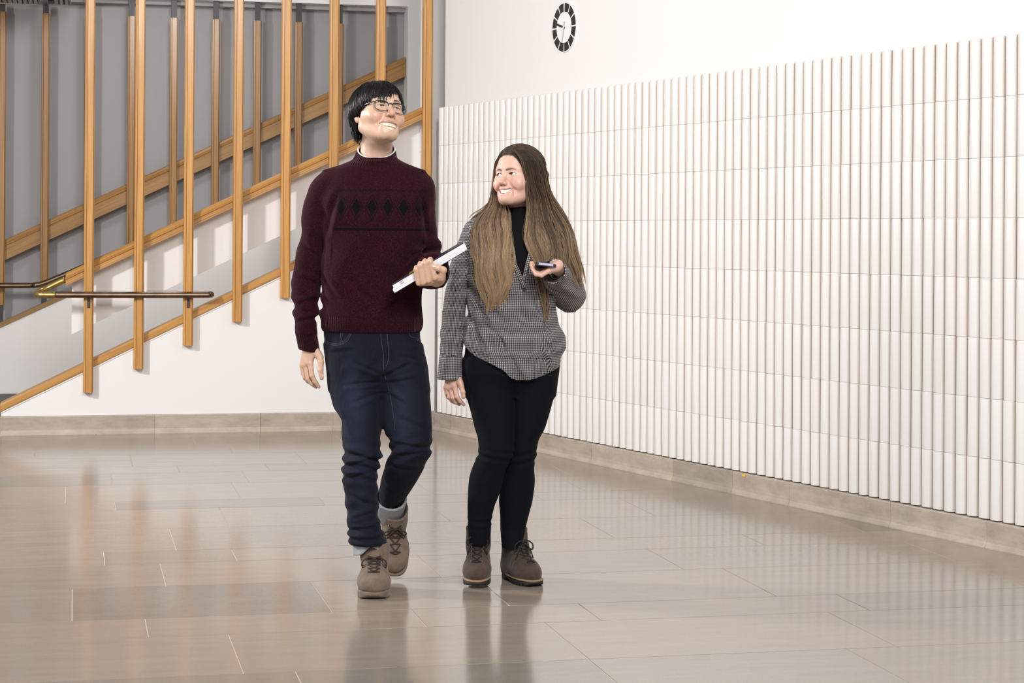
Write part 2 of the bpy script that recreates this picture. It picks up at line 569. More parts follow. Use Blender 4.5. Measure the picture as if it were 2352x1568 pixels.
bh2 = tag(obj('bronze_handrail', tube(smooth_path([(-1.6, 14.66, 0.865), (-0.4, 14.66, 0.868), (-0.27, 14.66, 0.870), (-0.2, 14.66, 0.884), (-0.1, 14.66, 0.926), (0.07, 14.66, 1.0), (0.6, 14.66, 1.243)], 5), 0.0198, 14),
              M['bronze'], None, True), 'dark bronze pipe handrail on the far side of the stairs', 'handrail')

# ------------------------------------------------------------------ far wall of the stairwell with its opening
def fcz(x):
    return 0.558 + 0.470 * (x + 0.515)


XJ = 2.453
FY = 14.75
wf = structure(obj('wall_far', join(slopebox(-1.7, XJ, FY, FY + 0.1, lambda x: min(0.0, fcz(x) - 0.001), fcz), box(XJ, 4.5, FY, FY + 0.17, 0, 4.2), box(-4, XJ, FY, FY + 0.1, 2.968, 4.2)), M['plaster']),
               'white far wall of the stairwell with a wide opening', 'wall')
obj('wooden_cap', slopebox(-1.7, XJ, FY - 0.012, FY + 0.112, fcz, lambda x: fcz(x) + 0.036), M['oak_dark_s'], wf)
structure(obj('wall_recess', box(-4.5, XJ + 0.1, 14.96, 15.1, 0, 3.2), M['plaster_grey']), 'grey wall seen between the far posts', 'wall')
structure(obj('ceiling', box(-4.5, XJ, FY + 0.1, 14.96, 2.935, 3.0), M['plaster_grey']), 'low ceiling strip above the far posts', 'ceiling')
bbf = structure(obj('baseboard_far', box(-1.7, 0.2, FY - 0.02, FY, 0, 0.086), nmat('dark_skirting', (0.13, 0.12, 0.115), 0.5)[0]), 'dark stone skirting at the foot of the far stair wall', 'baseboard')

farl = ['at the left edge of the photo', 'second from the left, crossed by the bronze pipe', 'mostly hidden by the leftmost front post', 'just left of the second front post',
        'between the second and third front posts', 'between the third and fourth front posts', 'just right of the fourth front post',
        'beside the fifth front post', 'half hidden behind the sixth front post', 'half hidden behind the seventh front post']
for i in range(10):
    x = -0.5345 + 0.3063 * i + 0.029
    zb, zt = fcz(x) + 0.036, 2.968
    p = empty('baluster', (x, FY + 0.03, 0), 'slim brown oak far post %s' % farl[i], 'post', 'far row of oak posts')
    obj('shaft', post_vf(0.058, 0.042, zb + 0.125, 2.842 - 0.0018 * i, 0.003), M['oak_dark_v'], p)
    obj('top_bracket', box(-0.020, 0.020, 0.008, 0.034, 2.84 - 0.0018 * i, zt), M['dark_metal'], p)
    obj('foot_bracket', box(-0.020, 0.020, 0.008, 0.034, zb - 0.02, zb + 0.127), M['dark_metal'], p)


def gz(x):
    return 1.042 + 0.4785 * (x + 0.49)


GP = [(14.83, 0.0), (14.83, 0.092), (14.834, 0.094), (14.834, 0.100), (14.828, 0.104), (14.826, 0.125), (14.832, 0.142), (14.85, 0.148), (14.874, 0.142), (14.876, 0.0)]
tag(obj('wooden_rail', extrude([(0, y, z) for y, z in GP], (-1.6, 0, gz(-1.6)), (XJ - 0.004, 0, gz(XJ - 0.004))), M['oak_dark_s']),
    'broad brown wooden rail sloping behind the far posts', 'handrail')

# ceiling grilles at the upper left
for gi, (xa, xb, lab) in enumerate([(-1.3, -0.236, 'wider slatted grey ceiling grille at the top left corner'), (-0.187, -0.02, 'short slatted grey ceiling grille right of the first far bracket')]):
    gp_ = empty('ceiling_grille', (0, 0, 2.892), lab, 'grille', 'ceiling grilles')
    obj('backing', box(xa, xb, 13.7, 14.7, 0.03, 0.04), M['black'], gp_)
    obj('frame', join(box(xa, xb, 14.69, 14.715, -0.004, 0.04), box(xb - 0.012, xb, 13.7, 14.7, -0.002, 0.04), box(xa, xa + 0.006, 13.7, 14.7, -0.002, 0.04)), M['grille'], gp_)
    k = xb - 0.045
    while k > xa + 0.02:
        obj('slat', box(k, k + 0.026, 13.7, 14.69, 0.0, 0.03), M['grille'], gp_)
        k -= 0.036

# ------------------------------------------------------------------ the stairs themselves, behind the parapet
stp = empty('staircase', (0, 13.7, 0), 'stone staircase climbing to the right behind the white parapet', 'staircase')
for i in range(9):
    x0 = -0.02 + 0.304 * i
    if x0 > 2.15:
        break
    obj('step', box(x0, min(x0 + 0.33, 2.19), -0.998, 1.045, i * 0.146, (i + 1) * 0.146), M['skirt'], stp)

# ================================================================== people: distance-field sculpting tools
F32 = np.float32


def smin(a, b, k):
    h = np.maximum(k - np.abs(a - b), 0) / k
    return np.minimum(a, b) - h * h * (k * 0.25)


def smax(a, b, k):
    return -smin(-a, -b, k)


def rcap(p, a, b, ra, rb):
    """tapered capsule"""
    x, y, z = p
    ax, ay, az = a
    dx, dy, dz = b[0] - ax, b[1] - ay, b[2] - az
    L = dx * dx + dy * dy + dz * dz + 1e-12
    h = np.clip(((x - ax) * dx + (y - ay) * dy + (z - az) * dz) / L, 0, 1)
    return np.sqrt((x - ax - h * dx) ** 2 + (y - ay - h * dy) ** 2 + (z - az - h * dz) ** 2) - (ra + (rb - ra) * h)


def ell(p, c, r):
    x, y, z = (p[0] - c[0]), (p[1] - c[1]), (p[2] - c[2])
    k0 = np.sqrt((x / r[0]) ** 2 + (y / r[1]) ** 2 + (z / r[2]) ** 2) + 1e-9
    k1 = np.sqrt((x / r[0] ** 2) ** 2 + (y / r[1] ** 2) ** 2 + (z / r[2] ** 2) ** 2) + 1e-9
    return k0 * (k0 - 1) / k1


def chain(p, pts, rad, k=0.004):
    d = None
    for a, b, ra, rb in zip(pts[:-1], pts[1:], rad[:-1], rad[1:]):
        e = rcap(p, a, b, ra, rb)
        d = e if d is None else smin(d, e, k)
    return d


def hermite(T, Y, n):
    """monotone-ish cubic resampling of columns Y at knots T"""
    T = np.asarray(T, float)
    Y = np.asarray(Y, float)
    m = np.zeros_like(Y)
    s = (Y[1:] - Y[:-1]) / (T[1:] - T[:-1])[:, None]
    m[1:-1] = np.where(s[1:] * s[:-1] > 0, 2 * s[1:] * s[:-1] / (s[1:] + s[:-1] + 1e-12), 0)
    m[0], m[-1] = s[0], s[-1]
    t = np.linspace(T[0], T[-1], n)
    i = np.clip(np.searchsorted(T, t, 'right') - 1, 0, len(T) - 2)
    h = (T[i + 1] - T[i])
    u = ((t - T[i]) / h)[:, None]
    h = h[:, None]
    return t, (Y[i] * (1 + 2 * u) * (1 - u) ** 2 + m[i] * h * u * (1 - u) ** 2 + Y[i + 1] * u * u * (3 - 2 * u) + m[i + 1] * h * u * u * (u - 1))


class Tube:
    """upright tube given by cross-sections (z, x-left, x-right, y-centre, half-depth)"""

    def __init__(self, rings, n=2.0, num=80):
        rings = sorted(rings)
        z = [r[0] for r in rings]
        self.z, self.v = hermite(z, [[(r[1] + r[2]) / 2, (r[2] - r[1]) / 2, r[3], r[4]] for r in rings], num)
        self.n = n
        ds = np.sqrt(np.diff(self.z) ** 2 + np.diff(self.v[:, 0]) ** 2 + np.diff(self.v[:, 2]) ** 2)
        self.s = np.concatenate([[0], np.cumsum(ds)])

    def at(self, z):
        return [np.interp(z, self.z, self.v[:, i]) for i in range(4)]

    def __call__(self, p, cap=True):
        xc, a, yc, b = self.at(p[2])
        if self.n == 2:
            q = np.sqrt(((p[0] - xc) / a) ** 2 + ((p[1] - yc) / b) ** 2)
        else:
            q = ((np.abs(p[0] - xc) / a) ** self.n + (np.abs(p[1] - yc) / b) ** self.n) ** (1 / self.n)
        d = (q - 1) * np.minimum(a, b)
        if cap:
            d = np.maximum(d, np.maximum(self.z[0] - p[2], p[2] - self.z[-1]))
        return d

    def uv(self, p):
        xc, a, yc, b = self.at(p[2])
        th = np.arctan2((p[0] - xc) / a, -(p[1] - yc) / b)
        return th * (getattr(self, 'r0', None) or np.sqrt((a * a + b * b) / 2)), np.interp(p[2], self.z, self.s)


def sculpt(fn, lo, hi, h, B=8):
    """mesh the zero surface of fn with a block-sparse surface net; returns verts, quads"""
    lo = np.asarray(lo, float)
    nb = np.ceil((np.asarray(hi) - lo) / (h * B)).astype(int)
    n = nb * B + 1
    bc = [lo[i] + (np.arange(nb[i]) + 0.5) * B * h for i in range(3)]
    g = np.meshgrid(*bc, indexing='ij')
    dc = fn([q.ravel().astype(F32) for q in g]).reshape(nb)
    act = np.argwhere(np.abs(dc) < B * h * 1.35)
    D = np.repeat(np.repeat(np.repeat(np.where(dc < 0, -1.0, 1.0).astype(F32), B, 0), B, 1), B, 2)
    D = np.pad(D, ((0, 1), (0, 1), (0, 1)), mode='edge')
    r = np.arange(B + 1)
    ox, oy, oz = [q.ravel() for q in np.meshgrid(r, r, r, indexing='ij')]
    I = [(act[:, i:i + 1] * B + o[None, :]).ravel() for i, o in enumerate((ox, oy, oz))]
    flat = np.unique(np.ravel_multi_index(I, n))
    I = np.unravel_index(flat, n)
    D.ravel()[flat] = fn([(lo[i] + I[i] * h).astype(F32) for i in range(3)]).astype(F32)
    S = D < 0
    cnt = np.zeros(n - 1, np.int8)
    offs = [(a, b, c) for a in (0, 1) for b in (0, 1) for c in (0, 1)]
    for a, b, c in offs:
        cnt += S[a:n[0] - 1 + a, b:n[1] - 1 + b, c:n[2] - 1 + c]
    cells = np.argwhere((cnt > 0) & (cnt < 8))
    idx = -np.ones(n - 1, np.int64)
    idx[tuple(cells.T)] = np.arange(len(cells))
    val = {o: D[cells[:, 0] + o[0], cells[:, 1] + o[1], cells[:, 2] + o[2]] for o in offs}
    acc = np.zeros((len(cells), 3))
    w_ = np.zeros(len(cells))
    for o in offs:
        for ax in range(3):
            if o[ax]:
                continue
            o2 = tuple(1 if i == ax else o[i] for i in range(3))
            a, b = val[o], val[o2]
            m = (a < 0) != (b < 0)
            tt = np.where(m, a / np.where(m, a - b, 1), 0)
            for i in range(3):
                acc[:, i] += np.where(m, o[i] + (tt if i == ax else 0), 0)
            w_ += m
    V = lo + (cells + acc / w_[:, None]) * h
    Q = []
    for ax in range(3):
        b, c = (ax + 1) % 3, (ax + 2) % 3
        sl = [slice(None)] * 3
        sl2 = [slice(None)] * 3
        sl[ax] = slice(0, -1)
        sl2[ax] = slice(1, None)
        A, A2 = S[tuple(sl)], S[tuple(sl2)]
        e = np.argwhere(A != A2)
        ok = (e[:, b] > 0) & (e[:, c] > 0) & (e[:, b] < n[b] - 1) & (e[:, c] < n[c] - 1)
        e = e[ok]
        ins = A[tuple(e.T)]
        q = []
        for db, dc_ in ((-1, -1), (0, -1), (0, 0), (-1, 0)):
            k = e.copy()
            k[:, b] += db
            k[:, c] += dc_
            q.append(idx[tuple(k.T)])
        q = np.stack(q, 1)
        q[~ins] = q[~ins][:, ::-1]
        Q.append(q)
    Q = np.concatenate(Q)
    return V, Q[(Q >= 0).all(1)]


def relax(V, Q, it=1, f=0.5):
    V = V.copy()
    for _ in range(it):
        s = np.zeros_like(V)
        c = np.zeros(len(V))
        for k in range(Q.shape[1]):
            a, b = Q[:, k], Q[:, (k + 1) % Q.shape[1]]
            for i in range(3):
                s[:, i] += np.bincount(a, V[b, i], len(V)) + np.bincount(b, V[a, i], len(V))
            c += np.bincount(a, minlength=len(V)) + np.bincount(b, minlength=len(V))
        V += f * (s / np.maximum(c, 1)[:, None] - V)
    return V


def qmesh(V, Q, uv=None, col=None, attrs=None):
    me = bpy.data.meshes.new('mesh')
    V = np.asarray(V, F32)
    Q = np.asarray(Q, np.int32)
    k = Q.shape[1]
    me.vertices.add(len(V))
    me.vertices.foreach_set('co', V.ravel())
    me.loops.add(Q.size)
    me.loops.foreach_set('vertex_index', Q.ravel())
    me.polygons.add(len(Q))
    me.polygons.foreach_set('loop_start', np.arange(0, Q.size, k, dtype=np.int32))
    me.update(calc_edges=True)
    if uv is not None:
        l = me.uv_layers.new(name='cloth')
        l.data.foreach_set('uv', np.asarray(uv, F32).ravel())
    if col is not None:
        a = me.color_attributes.new('tone', 'FLOAT_COLOR', 'POINT')
        c4 = np.ones((len(V), 4), F32)
        c4[:, :3] = col
        a.data.foreach_set('color', c4.ravel())
    for nm, vals in (attrs or {}).items():
        a = me.attributes.new(nm, 'FLOAT', 'POINT')
        a.data.foreach_set('value', np.asarray(vals, F32))
    me.validate()
    me.shade_smooth()
    return me


def cloth(name, fn, lo, hi, h, zones, mat, parent, it=1, attrs=None):
    """sculpt a garment; every face takes its fabric coordinates from the nearest zone"""
    V, Q = sculpt(fn, lo, hi, h)
    V = relax(V, Q, it)
    fc = V[Q].mean(1)
    p = [fc[:, 0], fc[:, 1], fc[:, 2]]
    dz = np.stack([zn(p) for zn in zones], 1)
    zi = dz.argmin(1)
    pv = [V[:, 0], V[:, 1], V[:, 2]]
    UV = np.zeros((len(Q), 4, 2))
    for i, zn in enumerate(zones):
        u, v = zn.uv(pv)
        m = zi == i
        uu, vv = u[Q[m]], v[Q[m]]
        per = 0.0
        UV[m, :, 0], UV[m, :, 1] = uu, vv
    # close the angular seam inside single faces
    sp = UV[:, :, 0].max(1) - UV[:, :, 0].min(1)
    bad = sp > 0.05
    UV[bad, :, 0] = np.where(UV[bad, :, 0] < 0, -UV[bad, :, 0], UV[bad, :, 0])
    at = {k: f(pv) for k, f in (attrs or {}).items()}
    return put(name, qmesh(V, Q, UV.reshape(-1, 2), None, at), mat, parent)


class Limb:
    """fabric coordinates round a straight limb a-b"""

    def __init__(self, a, b, ra, rb):
        self.a, self.b, self.ra, self.rb = [np.array(q, float) for q in (a, b)] + [ra, rb]

    def __call__(self, p, cap=True):
        return rcap(p, self.a, self.b, self.ra, self.rb)

    def uv(self, p):
        d = self.b - self.a
        L = np.linalg.norm(d)
        d = d / L
        n1 = np.cross(d, [0.3, 0.1, 1.0])
        n1 /= np.linalg.norm(n1)
        n2 = np.cross(d, n1)
        q = [p[i] - self.a[i] for i in range(3)]
        f1 = sum(q[i] * n1[i] for i in range(3))
        f2 = sum(q[i] * n2[i] for i in range(3))
        return np.arctan2(f1, f2) * (self.ra + self.rb) / 2, sum(q[i] * d[i] for i in range(3))


FOC = 4555.9
ROLL = R(0.3731)


class Frame:
    """a person's own frame: x to the viewer's right, y away, z up; s() converts a proportion sketch (u across, v down) at depth y"""

    def __init__(self, depth, x0):
        self.D, self.x0 = depth, x0

    def s(self, u, v, y=0.0):
        D = self.D + y
        a, b = (u - 1176) * D / FOC, (v - 540.56) * D / FOC
        c, s = math.cos(ROLL), math.sin(ROLL)
        return np.array([a * c - b * s - self.x0, y, 1.25 - a * s - b * c])

    def pts(self, *L):
        return [self.s(*q) for q in L]

    def rings(self, *L):
        out = []
        for v, l, r, y, b in L:
            A, B = self.s(l, v, y), self.s(r, v, y)
            out.append(((A[2] + B[2]) / 2, A[0], B[0], y, b))
        return out

    def root(self, label):
        f = Vector((math.sin(R(YAW)), math.cos(R(YAW)), 0))
        r = Vector((math.cos(R(YAW)), -math.sin(R(YAW)), 0))
        p = f * self.D + r * self.x0
        return empty('person', p, label, 'person', None, -R(YAW))


def creases(p, frame, segs, ymax=0.04):
    """pressed-in folds with a raised flank; segs = (u0, v0, u1, v1, width, depth) in sketch units"""
    x, y, z = p
    out = 0
    for u0, v0, u1, v1, w_, dp in segs:
        a, b = frame.s(u0, v0, -0.08), frame.s(u1, v1, -0.08)
        dx, dz = b[0] - a[0], b[2] - a[2]
        L = math.hypot(dx, dz)
        dx, dz = dx / L, dz / L
        al = (x - a[0]) * dx + (z - a[2]) * dz
        sd = -(x - a[0]) * dz + (z - a[2]) * dx
        fall = np.exp(-(np.maximum(np.maximum(-al, al - L), 0) / (2.2 * w_)) ** 2) * np.clip(np.minimum(al, L - al) / (0.35 * L) + 0.4, 0, 1)
        out = out + dp * fall * (np.exp(-(sd / w_) ** 2) - 0.75 * np.exp(-((sd - 1.9 * w_) / (1.2 * w_)) ** 2))
    return out * (y < ymax)


def strands(paths, radii, name, mat, parent, seg=3, col=None):
    """many thin tapered locks as one mesh; paths (N,K,3), radii (N,K)"""
    P = np.asarray(paths, float)
    N, K, _ = P.shape
    d = np.gradient(P, axis=1)
    d /= np.linalg.norm(d, axis=2, keepdims=True) + 1e-9
    ref = np.array([0.31, 0.9, 0.28])
    n1 = np.cross(d, ref)
    n1 /= np.linalg.norm(n1, axis=2, keepdims=True) + 1e-9
    n2 = np.cross(d, n1)
    V = np.zeros((N, K, seg, 3))
    for k in range(seg):
        a = 2 * math.pi * k / seg
        V[:, :, k] = P + (n1 * math.cos(a) + n2 * math.sin(a)) * np.asarray(radii)[:, :, None]
    base = (np.arange(N) * K * seg)[:, None, None] + (np.arange(K - 1) * seg)[None, :, None]
    k = np.arange(seg)[None, None, :]
    k2 = (k + 1) % seg
    Q = np.stack([base + k, base + k2, base + seg + k2, base + seg + k], -1).reshape(-1, 4)
    c = None
    if col is not None:
        c = np.repeat(np.asarray(col).reshape(N * K, 3), seg, 0)
    return put(name, qmesh(V.reshape(-1, 3), Q, None, c), mat, parent)


def head_field(P):
    w, jw = P['w'], P['jw']
    cz = P.get('cz', 0.0)
    ex, ey, ez = P['eye']
    z0, rs, mw, mo = P['mouth']
    ow, oh, otilt = P['lid']

    def zu(ax):
        k = np.clip(1 - (ax / mw) ** 2, 0, 1)
        return z0 + rs * (ax / mw) ** 2 + mo * 0.75 * k ** 0.7

    def zl(ax):
        k = np.clip(1 - (ax / mw) ** 2, 0, 1)
        return z0 + rs * (ax / mw) ** 2 - mo * 1.25 * k ** 0.7

    def lipy(ax):
        return P['lipy'] + 12.5 * ax ** 2

    lx = np.array([0.0, 0.007, 0.014, 0.0205, mw + 0.0005])
    up = [(a, lipy(a) + 0.0005, zu(a) + (0.0032 if a < 0.003 else 0.004) - 0.0035 * (a / mw) ** 2) for a in lx]
    low = [(a, lipy(a) + 0.001, zl(a) - 0.0042 + 0.004 * (a / mw) ** 2) for a in lx]
    ur = [0.0026, 0.0031, 0.0027, 0.0022, 0.0012]
    lr = [0.0046, 0.0046, 0.0038, 0.0028, 0.0012]

    def lips(p):
        return np.minimum(chain(p, up, ur, 0.002), chain(p, low, lr, 0.002))

    def mouthreg(p):
        ax = np.abs(p[0])
        return np.maximum(np.maximum(zl(ax) - p[2], p[2] - zu(ax)), ax - mw)

    def lidopen(p):
        ax = np.abs(p[0])
        zz = p[2] - (ax - ex) * otilt - P.get('lidarch', 60.0) * -(ax - ex) ** 2 * 0 
        return ell([ax, p[1], zz], (ex, ey - 0.013, ez), (ow, 0.013, oh))

    def field(p):
        x, y, z = p
        ax = np.abs(x)
        q = [ax, y, z]
        d = ell(p, (0, 0.012, 0.030), (0.0755 * w, 0.098, 0.081))
        d = smin(d, ell(p, (0, -0.028, -0.028 + cz / 2), (0.0625 * w, 0.062, 0.086 - cz / 2)), 0.03)
        d = smin(d, ell(p, (0, -0.034, 0.040), (0.058 * w, 0.060, 0.055)), 0.03)
        d = smin(d, rcap(q, (0.050 * w, 0.006, -0.052), (0.019 * jw, -0.070, -0.097 + cz), 0.0215, 0.019), 0.03)
        d = smin(d, ell(q, (0, -0.080, -0.099 + cz), (0.020 * jw, 0.017, 0.015)), 0.02)
        d = smin(d, rcap(q, (0.045 * w, -0.055, -0.022), (0.052 * w, -0.03, -0.02), 0.024, 0.0215), 0.03)
        d = smin(d, ell(q, P['apple'], (0.019, 0.014, 0.016)), 0.02)
        d = smin(d, rcap(q, (0.010, -0.087, 0.021), (0.046 * w, -0.070, 0.022), 0.009, 0.008), 0.018)
        d = smin(d, ell(q, (0, P['lipy'] + 0.013, z0), (0.034, 0.014, 0.030)), 0.016)
        # eye sockets and lids
        d = smax(d, -(np.sqrt((ax - ex) ** 2 + (y - ey + 0.030) ** 2 + (z - ez) ** 2) - 0.0185), 0.012)
        d = smin(d, np.sqrt((ax - ex) ** 2 + (y - ey) ** 2 + (z - ez) ** 2) - 0.0146, 0.005)
        # nose
        nz = P['nose']
        d = smin(d, rcap(p, (0, -0.083, 0.012), (0, nz[0], nz[1]), 0.0085, nz[2]), 0.010)
        d = smin(d, ell(q, (nz[3], nz[0] + 0.013, nz[1] - 0.004), (0.0085, 0.0115, 0.0085)), 0.006)
        d = smax(d, -ell(q, (nz[3] * 0.55, nz[0] + 0.0075, nz[1] - 0.0125), (0.0042, 0.0055, 0.0050)), 0.002)
        # smile folds
        fo = P['fold']
        if fo > 0:
            d = smax(d, -chain(q, [(nz[3] + 0.006, -0.0975, nz[1] + 0.001), (0.030, -0.0885, -0.052), (mw + 0.0085, -0.079, z0 + rs * 0.5), (mw + 0.008, -0.078, z0 - 0.012)],
                               [0.0035 * fo, 0.0046 * fo, 0.0040 * fo, 0.0012 * fo], 0.004), 0.010)
        # lips and mouth
        d = smin(d, lips(q), 0.0035)
        d = np.maximum(d, -np.maximum(mouthreg(p), y - lipy(ax) - 0.017))
        d = np.maximum(d, -lidopen(p))
        # ears
        e = ell([ax, y - 0.25 * (z + 0.01), z], (0.0765 * w, 0.016, -0.006), (0.0085, 0.0175, 0.031))
        e = smax(e, -ell(q, (0.086 * w, 0.010, -0.002), (0.007, 0.009, 0.015)), 0.005)
        d = smin(d, e, 0.006)
        return d

    def tone(V, base, lip, brow, blush):
        p = [V[:, 0], V[:, 1], V[:, 2]]
        ax = np.abs(p[0])
        q = [ax, p[1], p[2]]
        c = np.tile(np.array(base), (len(V), 1))

        def lay(mask, colr):
            c[:] = c * (1 - mask[:, None]) + np.array(colr) * mask[:, None]

        g = np.exp(-(((ax - 0.043) / 0.022) ** 2 + ((p[2] + 0.035) / 0.022) ** 2)) * (p[1] < -0.02)
        lay(0.45 * g, blush)
        g = np.exp(-(((p[0]) / 0.02) ** 2 + ((p[2] + 0.032) / 0.016) ** 2)) * (p[1] < -0.09)
        lay(0.4 * g, blush)
        g = np.clip((ax - 0.072) / 0.01, 0, 1) * (p[1] > -0.02) * (p[2] < 0.03) * (p[2] > -0.05)
        lay(0.5 * g, blush)
        ld = lips(q)
        lay(np.clip((0.0007 - ld) / 0.0010, 0, 1) * (p[1] < -0.07), lip)
        m = mouthreg(p)
        inside = (m < 0.0002) & (ax < mw - 0.0015) & (p[1] > lipy(ax) + 0.007) & (p[1] < -0.02)
        lay(inside.astype(float), (0.05, 0.012, 0.012))
        b0, b1, bz, bth = P['brow']
        t_ = np.clip((ax - b0) / (b1 - b0), 0, 1)
        bc = bz + 0.0075 * np.sin(t_ * 2.4) - 0.004 * t_
        th = bth * (1 - 0.65 * t_ ** 2)
        bm = np.clip((th - np.abs(p[2] - bc)) / 0.0016, 0, 1) * ((ax > b0) & (ax < b1)) * (p[1] < -0.03)
        lay(bm * P.get('browamt', 0.9), brow)
        lo_ = lidopen(p)
        lash = np.clip((0.0016 - np.abs(lo_)) / 0.0012, 0, 1) * (p[1] < -0.05) * np.where(p[2] > ez - 0.001, 1.0, 0.35)
        lay(lash * P.get('lash', 0.9), (0.03, 0.02, 0.018))
        nz = P['nose']
        no = ell(q, (nz[3] * 0.55, nz[0] + 0.0075, nz[1] - 0.0125), (0.0045, 0.006, 0.0052))
        lay(np.clip((0.0008 - no) / 0.0015, 0, 1) * 0.85, (0.10, 0.03, 0.025))
        return c

    return field, tone, zu, zl, lipy


def teeth_mesh(P, zu, zl, lipy):
    """two dental arches with grooves between the teeth"""
    mw = P['mouth'][2]
    wu, wl = 0.0078, 0.0058

    def fn(p):
        x, y, z = p
        ax = np.abs(x)

        def arch(yt, zt, zb, w_, th):
            ph = (ax / w_) % 1.0
            g = np.minimum(ph, 1 - ph) * w_
            dent = 0.0011 * np.exp(-(g / 0.0007) ** 2)
            low = zb + 0.0009 * np.exp(-(g / 0.0012) ** 2) + 0.0005 * np.sin(ax / w_ * 2.9)
            yf = yt + dent
            d = np.maximum(np.abs(y - yf - th) - th, np.maximum(z - zt, low - z))
            return d

        u = arch(lipy(0) + 0.0058 + 13.5 * x ** 2, zu(ax) + 0.004, zu(ax) - P['tooth'], wu, 0.0028)
        v = -arch(0, 0, 0, 1, 1) * 0 + np.maximum(np.abs(y - (lipy(0) + 0.0105 + 14 * x ** 2 + 0.0010 * np.exp(-((np.minimum((ax / wl) % 1.0, 1 - (ax / wl) % 1.0) * wl) / 0.0006) ** 2)) - 0.0025) - 0.0025,
                                                  np.maximum(z - (zl(ax) + P['tooth2'] - 0.0008 * np.exp(-((np.minimum((ax / wl) % 1.0, 1 - (ax / wl) % 1.0) * wl) / 0.001) ** 2)), zl(ax) - 0.004 - z))
        return np.maximum(np.minimum(u, v), ax - mw + 0.0025)

    V, Q = sculpt(fn, (-0.04, -0.11, -0.10), (0.04, -0.06, -0.03), 0.0007)
    return relax(V, Q, 2), Q


def eyeball(r, gaze, iris, n=28):
    """sphere facing -Y with iris towards gaze; returns verts, quads, colours"""
    th = np.linspace(0, math.pi, n + 1)
    ph = np.linspace(0, 2 * math.pi, 2 * n, endpoint=False)
    g = np.array(gaze, float)
    g /= np.linalg.norm(g)
    e1 = np.cross(g, [0, 0, 1.0])
    e1 /= np.linalg.norm(e1)
    e2 = np.cross(e1, g)
    V = np.array([g * math.cos(a) + (e1 * math.cos(b) + e2 * math.sin(b)) * math.sin(a) for a in th for b in ph]) * r
    m = 2 * n
    Q = np.array([(i * m + k, (i + 1) * m + k, (i + 1) * m + (k + 1) % m, i * m + (k + 1) % m) for i in range(n) for k in range(m)])
    a = np.repeat(th, m)
    col = np.where((a < 0.20)[:, None], np.array([0.01, 0.01, 0.01]), np.where((a < 0.50)[:, None], np.array(iris), np.array([0.78, 0.76, 0.74])))
    return V, Q, col


def rot3(yaw, pitch, roll):
    return np.array((Matrix.Rotation(yaw, 3, 'Z') @ Matrix.Rotation(-pitch, 3, 'X') @ Matrix.Rotation(roll, 3, 'Y')))

# ------------------------------------------------------------------ skin and fabric materials
def attr_col(t, name='tone'):
    a = nd(t, 'Attribute')
    a.attribute_name = name
    return a


def skin_mat(name, rough=0.42):
    m, t, b = nmat(name, (0.6, 0.4, 0.3), rough, spec=0.45)
    c = attr_col(t).outputs['Color']
    n_ = noise(t, 120, detail=3)
    c = mixc(t, 0.35, c, ramp(t, n_, [(0.3, (0.44, 0.44, 0.44)), (0.7, (0.56, 0.56, 0.56))]), 'OVERLAY')
    t.links.new(c, b.inputs['Base Color'])
    b.inputs['Subsurface Weight'].default_value = 0.12
    b.inputs['Subsurface Radius'].default_value = (0.010, 0.004, 0.002)
    b.inputs['Subsurface Scale'].default_value = 0.6
    bump(t, b, n_, 0.06, 0.001)
    return m


M['skin'] = skin_mat('skin')
M['eye'] = nmat('eyeball', (0.7, 0.7, 0.7), 0.12)[0]
t = M['eye'].node_tree
t.links.new(attr_col(t).outputs['Color'], t.nodes['Principled BSDF'].inputs['Base Color'])
M['tooth'] = nmat('teeth', (0.74, 0.66, 0.55), 0.25)[0]
M['nail'] = nmat('finger_nail', (0.62, 0.40, 0.34), 0.3)[0]

# burgundy wool with ribbed borders and a band of black diamonds across the chest
m, t, b = nmat('burgundy_knit', (0.05, 0.01, 0.018), 0.95, spec=0.1, sheen=0.09)
b.inputs['Sheen Tint'].default_value = (0.85, 0.45, 0.55, 1)
b.inputs['Sheen Roughness'].default_value = 0.45
tc = nd(t, 'TexCoord')
he = noise(t, 420, tc.outputs['Object'], detail=2, mscale=(1, 1, 0.6))
base = ramp(t, he, [(0.34, (0.0105, 0.0020, 0.0040)), (0.55, (0.0215, 0.0036, 0.0072)), (0.74, (0.050, 0.0105, 0.0190))])
sx = nd(t, 'SeparateXYZ')
t.links.new(tc.outputs['Object'], sx.inputs[0])
chest = attr_col(t, 'chest').outputs['Fac']
DW, DZ, DH = 0.0545, 1.345, 0.088
u = math_n(t, 'ABSOLUTE', math_n(t, 'SUBTRACT', math_n(t, 'FRACT', math_n(t, 'DIVIDE', math_n(t, 'ADD', sx.outputs['X'], 10 * DW - 0.011), DW)), 0.5))
v = math_n(t, 'ABSOLUTE', math_n(t, 'DIVIDE', math_n(t, 'SUBTRACT', sx.outputs['Z'], DZ), DH))
dsum = math_n(t, 'ADD', math_n(t, 'MULTIPLY', u, 1.15), math_n(t, 'MULTIPLY', v, 1.0))
core = math_n(t, 'LESS_THAN', dsum, 0.36)
ring = math_n(t, 'MULTIPLY', math_n(t, 'GREATER_THAN', dsum, 0.47), math_n(t, 'LESS_THAN', dsum, 0.54))
line = math_n(t, 'LESS_THAN', math_n(t, 'ABSOLUTE', math_n(t, 'SUBTRACT', sx.outputs['Z'], 1.268)), 0.004)
zz_ = math_n(t, 'MULTIPLY', math_n(t, 'ABSOLUTE', math_n(t, 'SUBTRACT', math_n(t, 'FRACT', math_n(t, 'DIVIDE', math_n(t, 'ADD', sx.outputs['X'], 10.0), 0.0182)), 0.5)), 0.014)
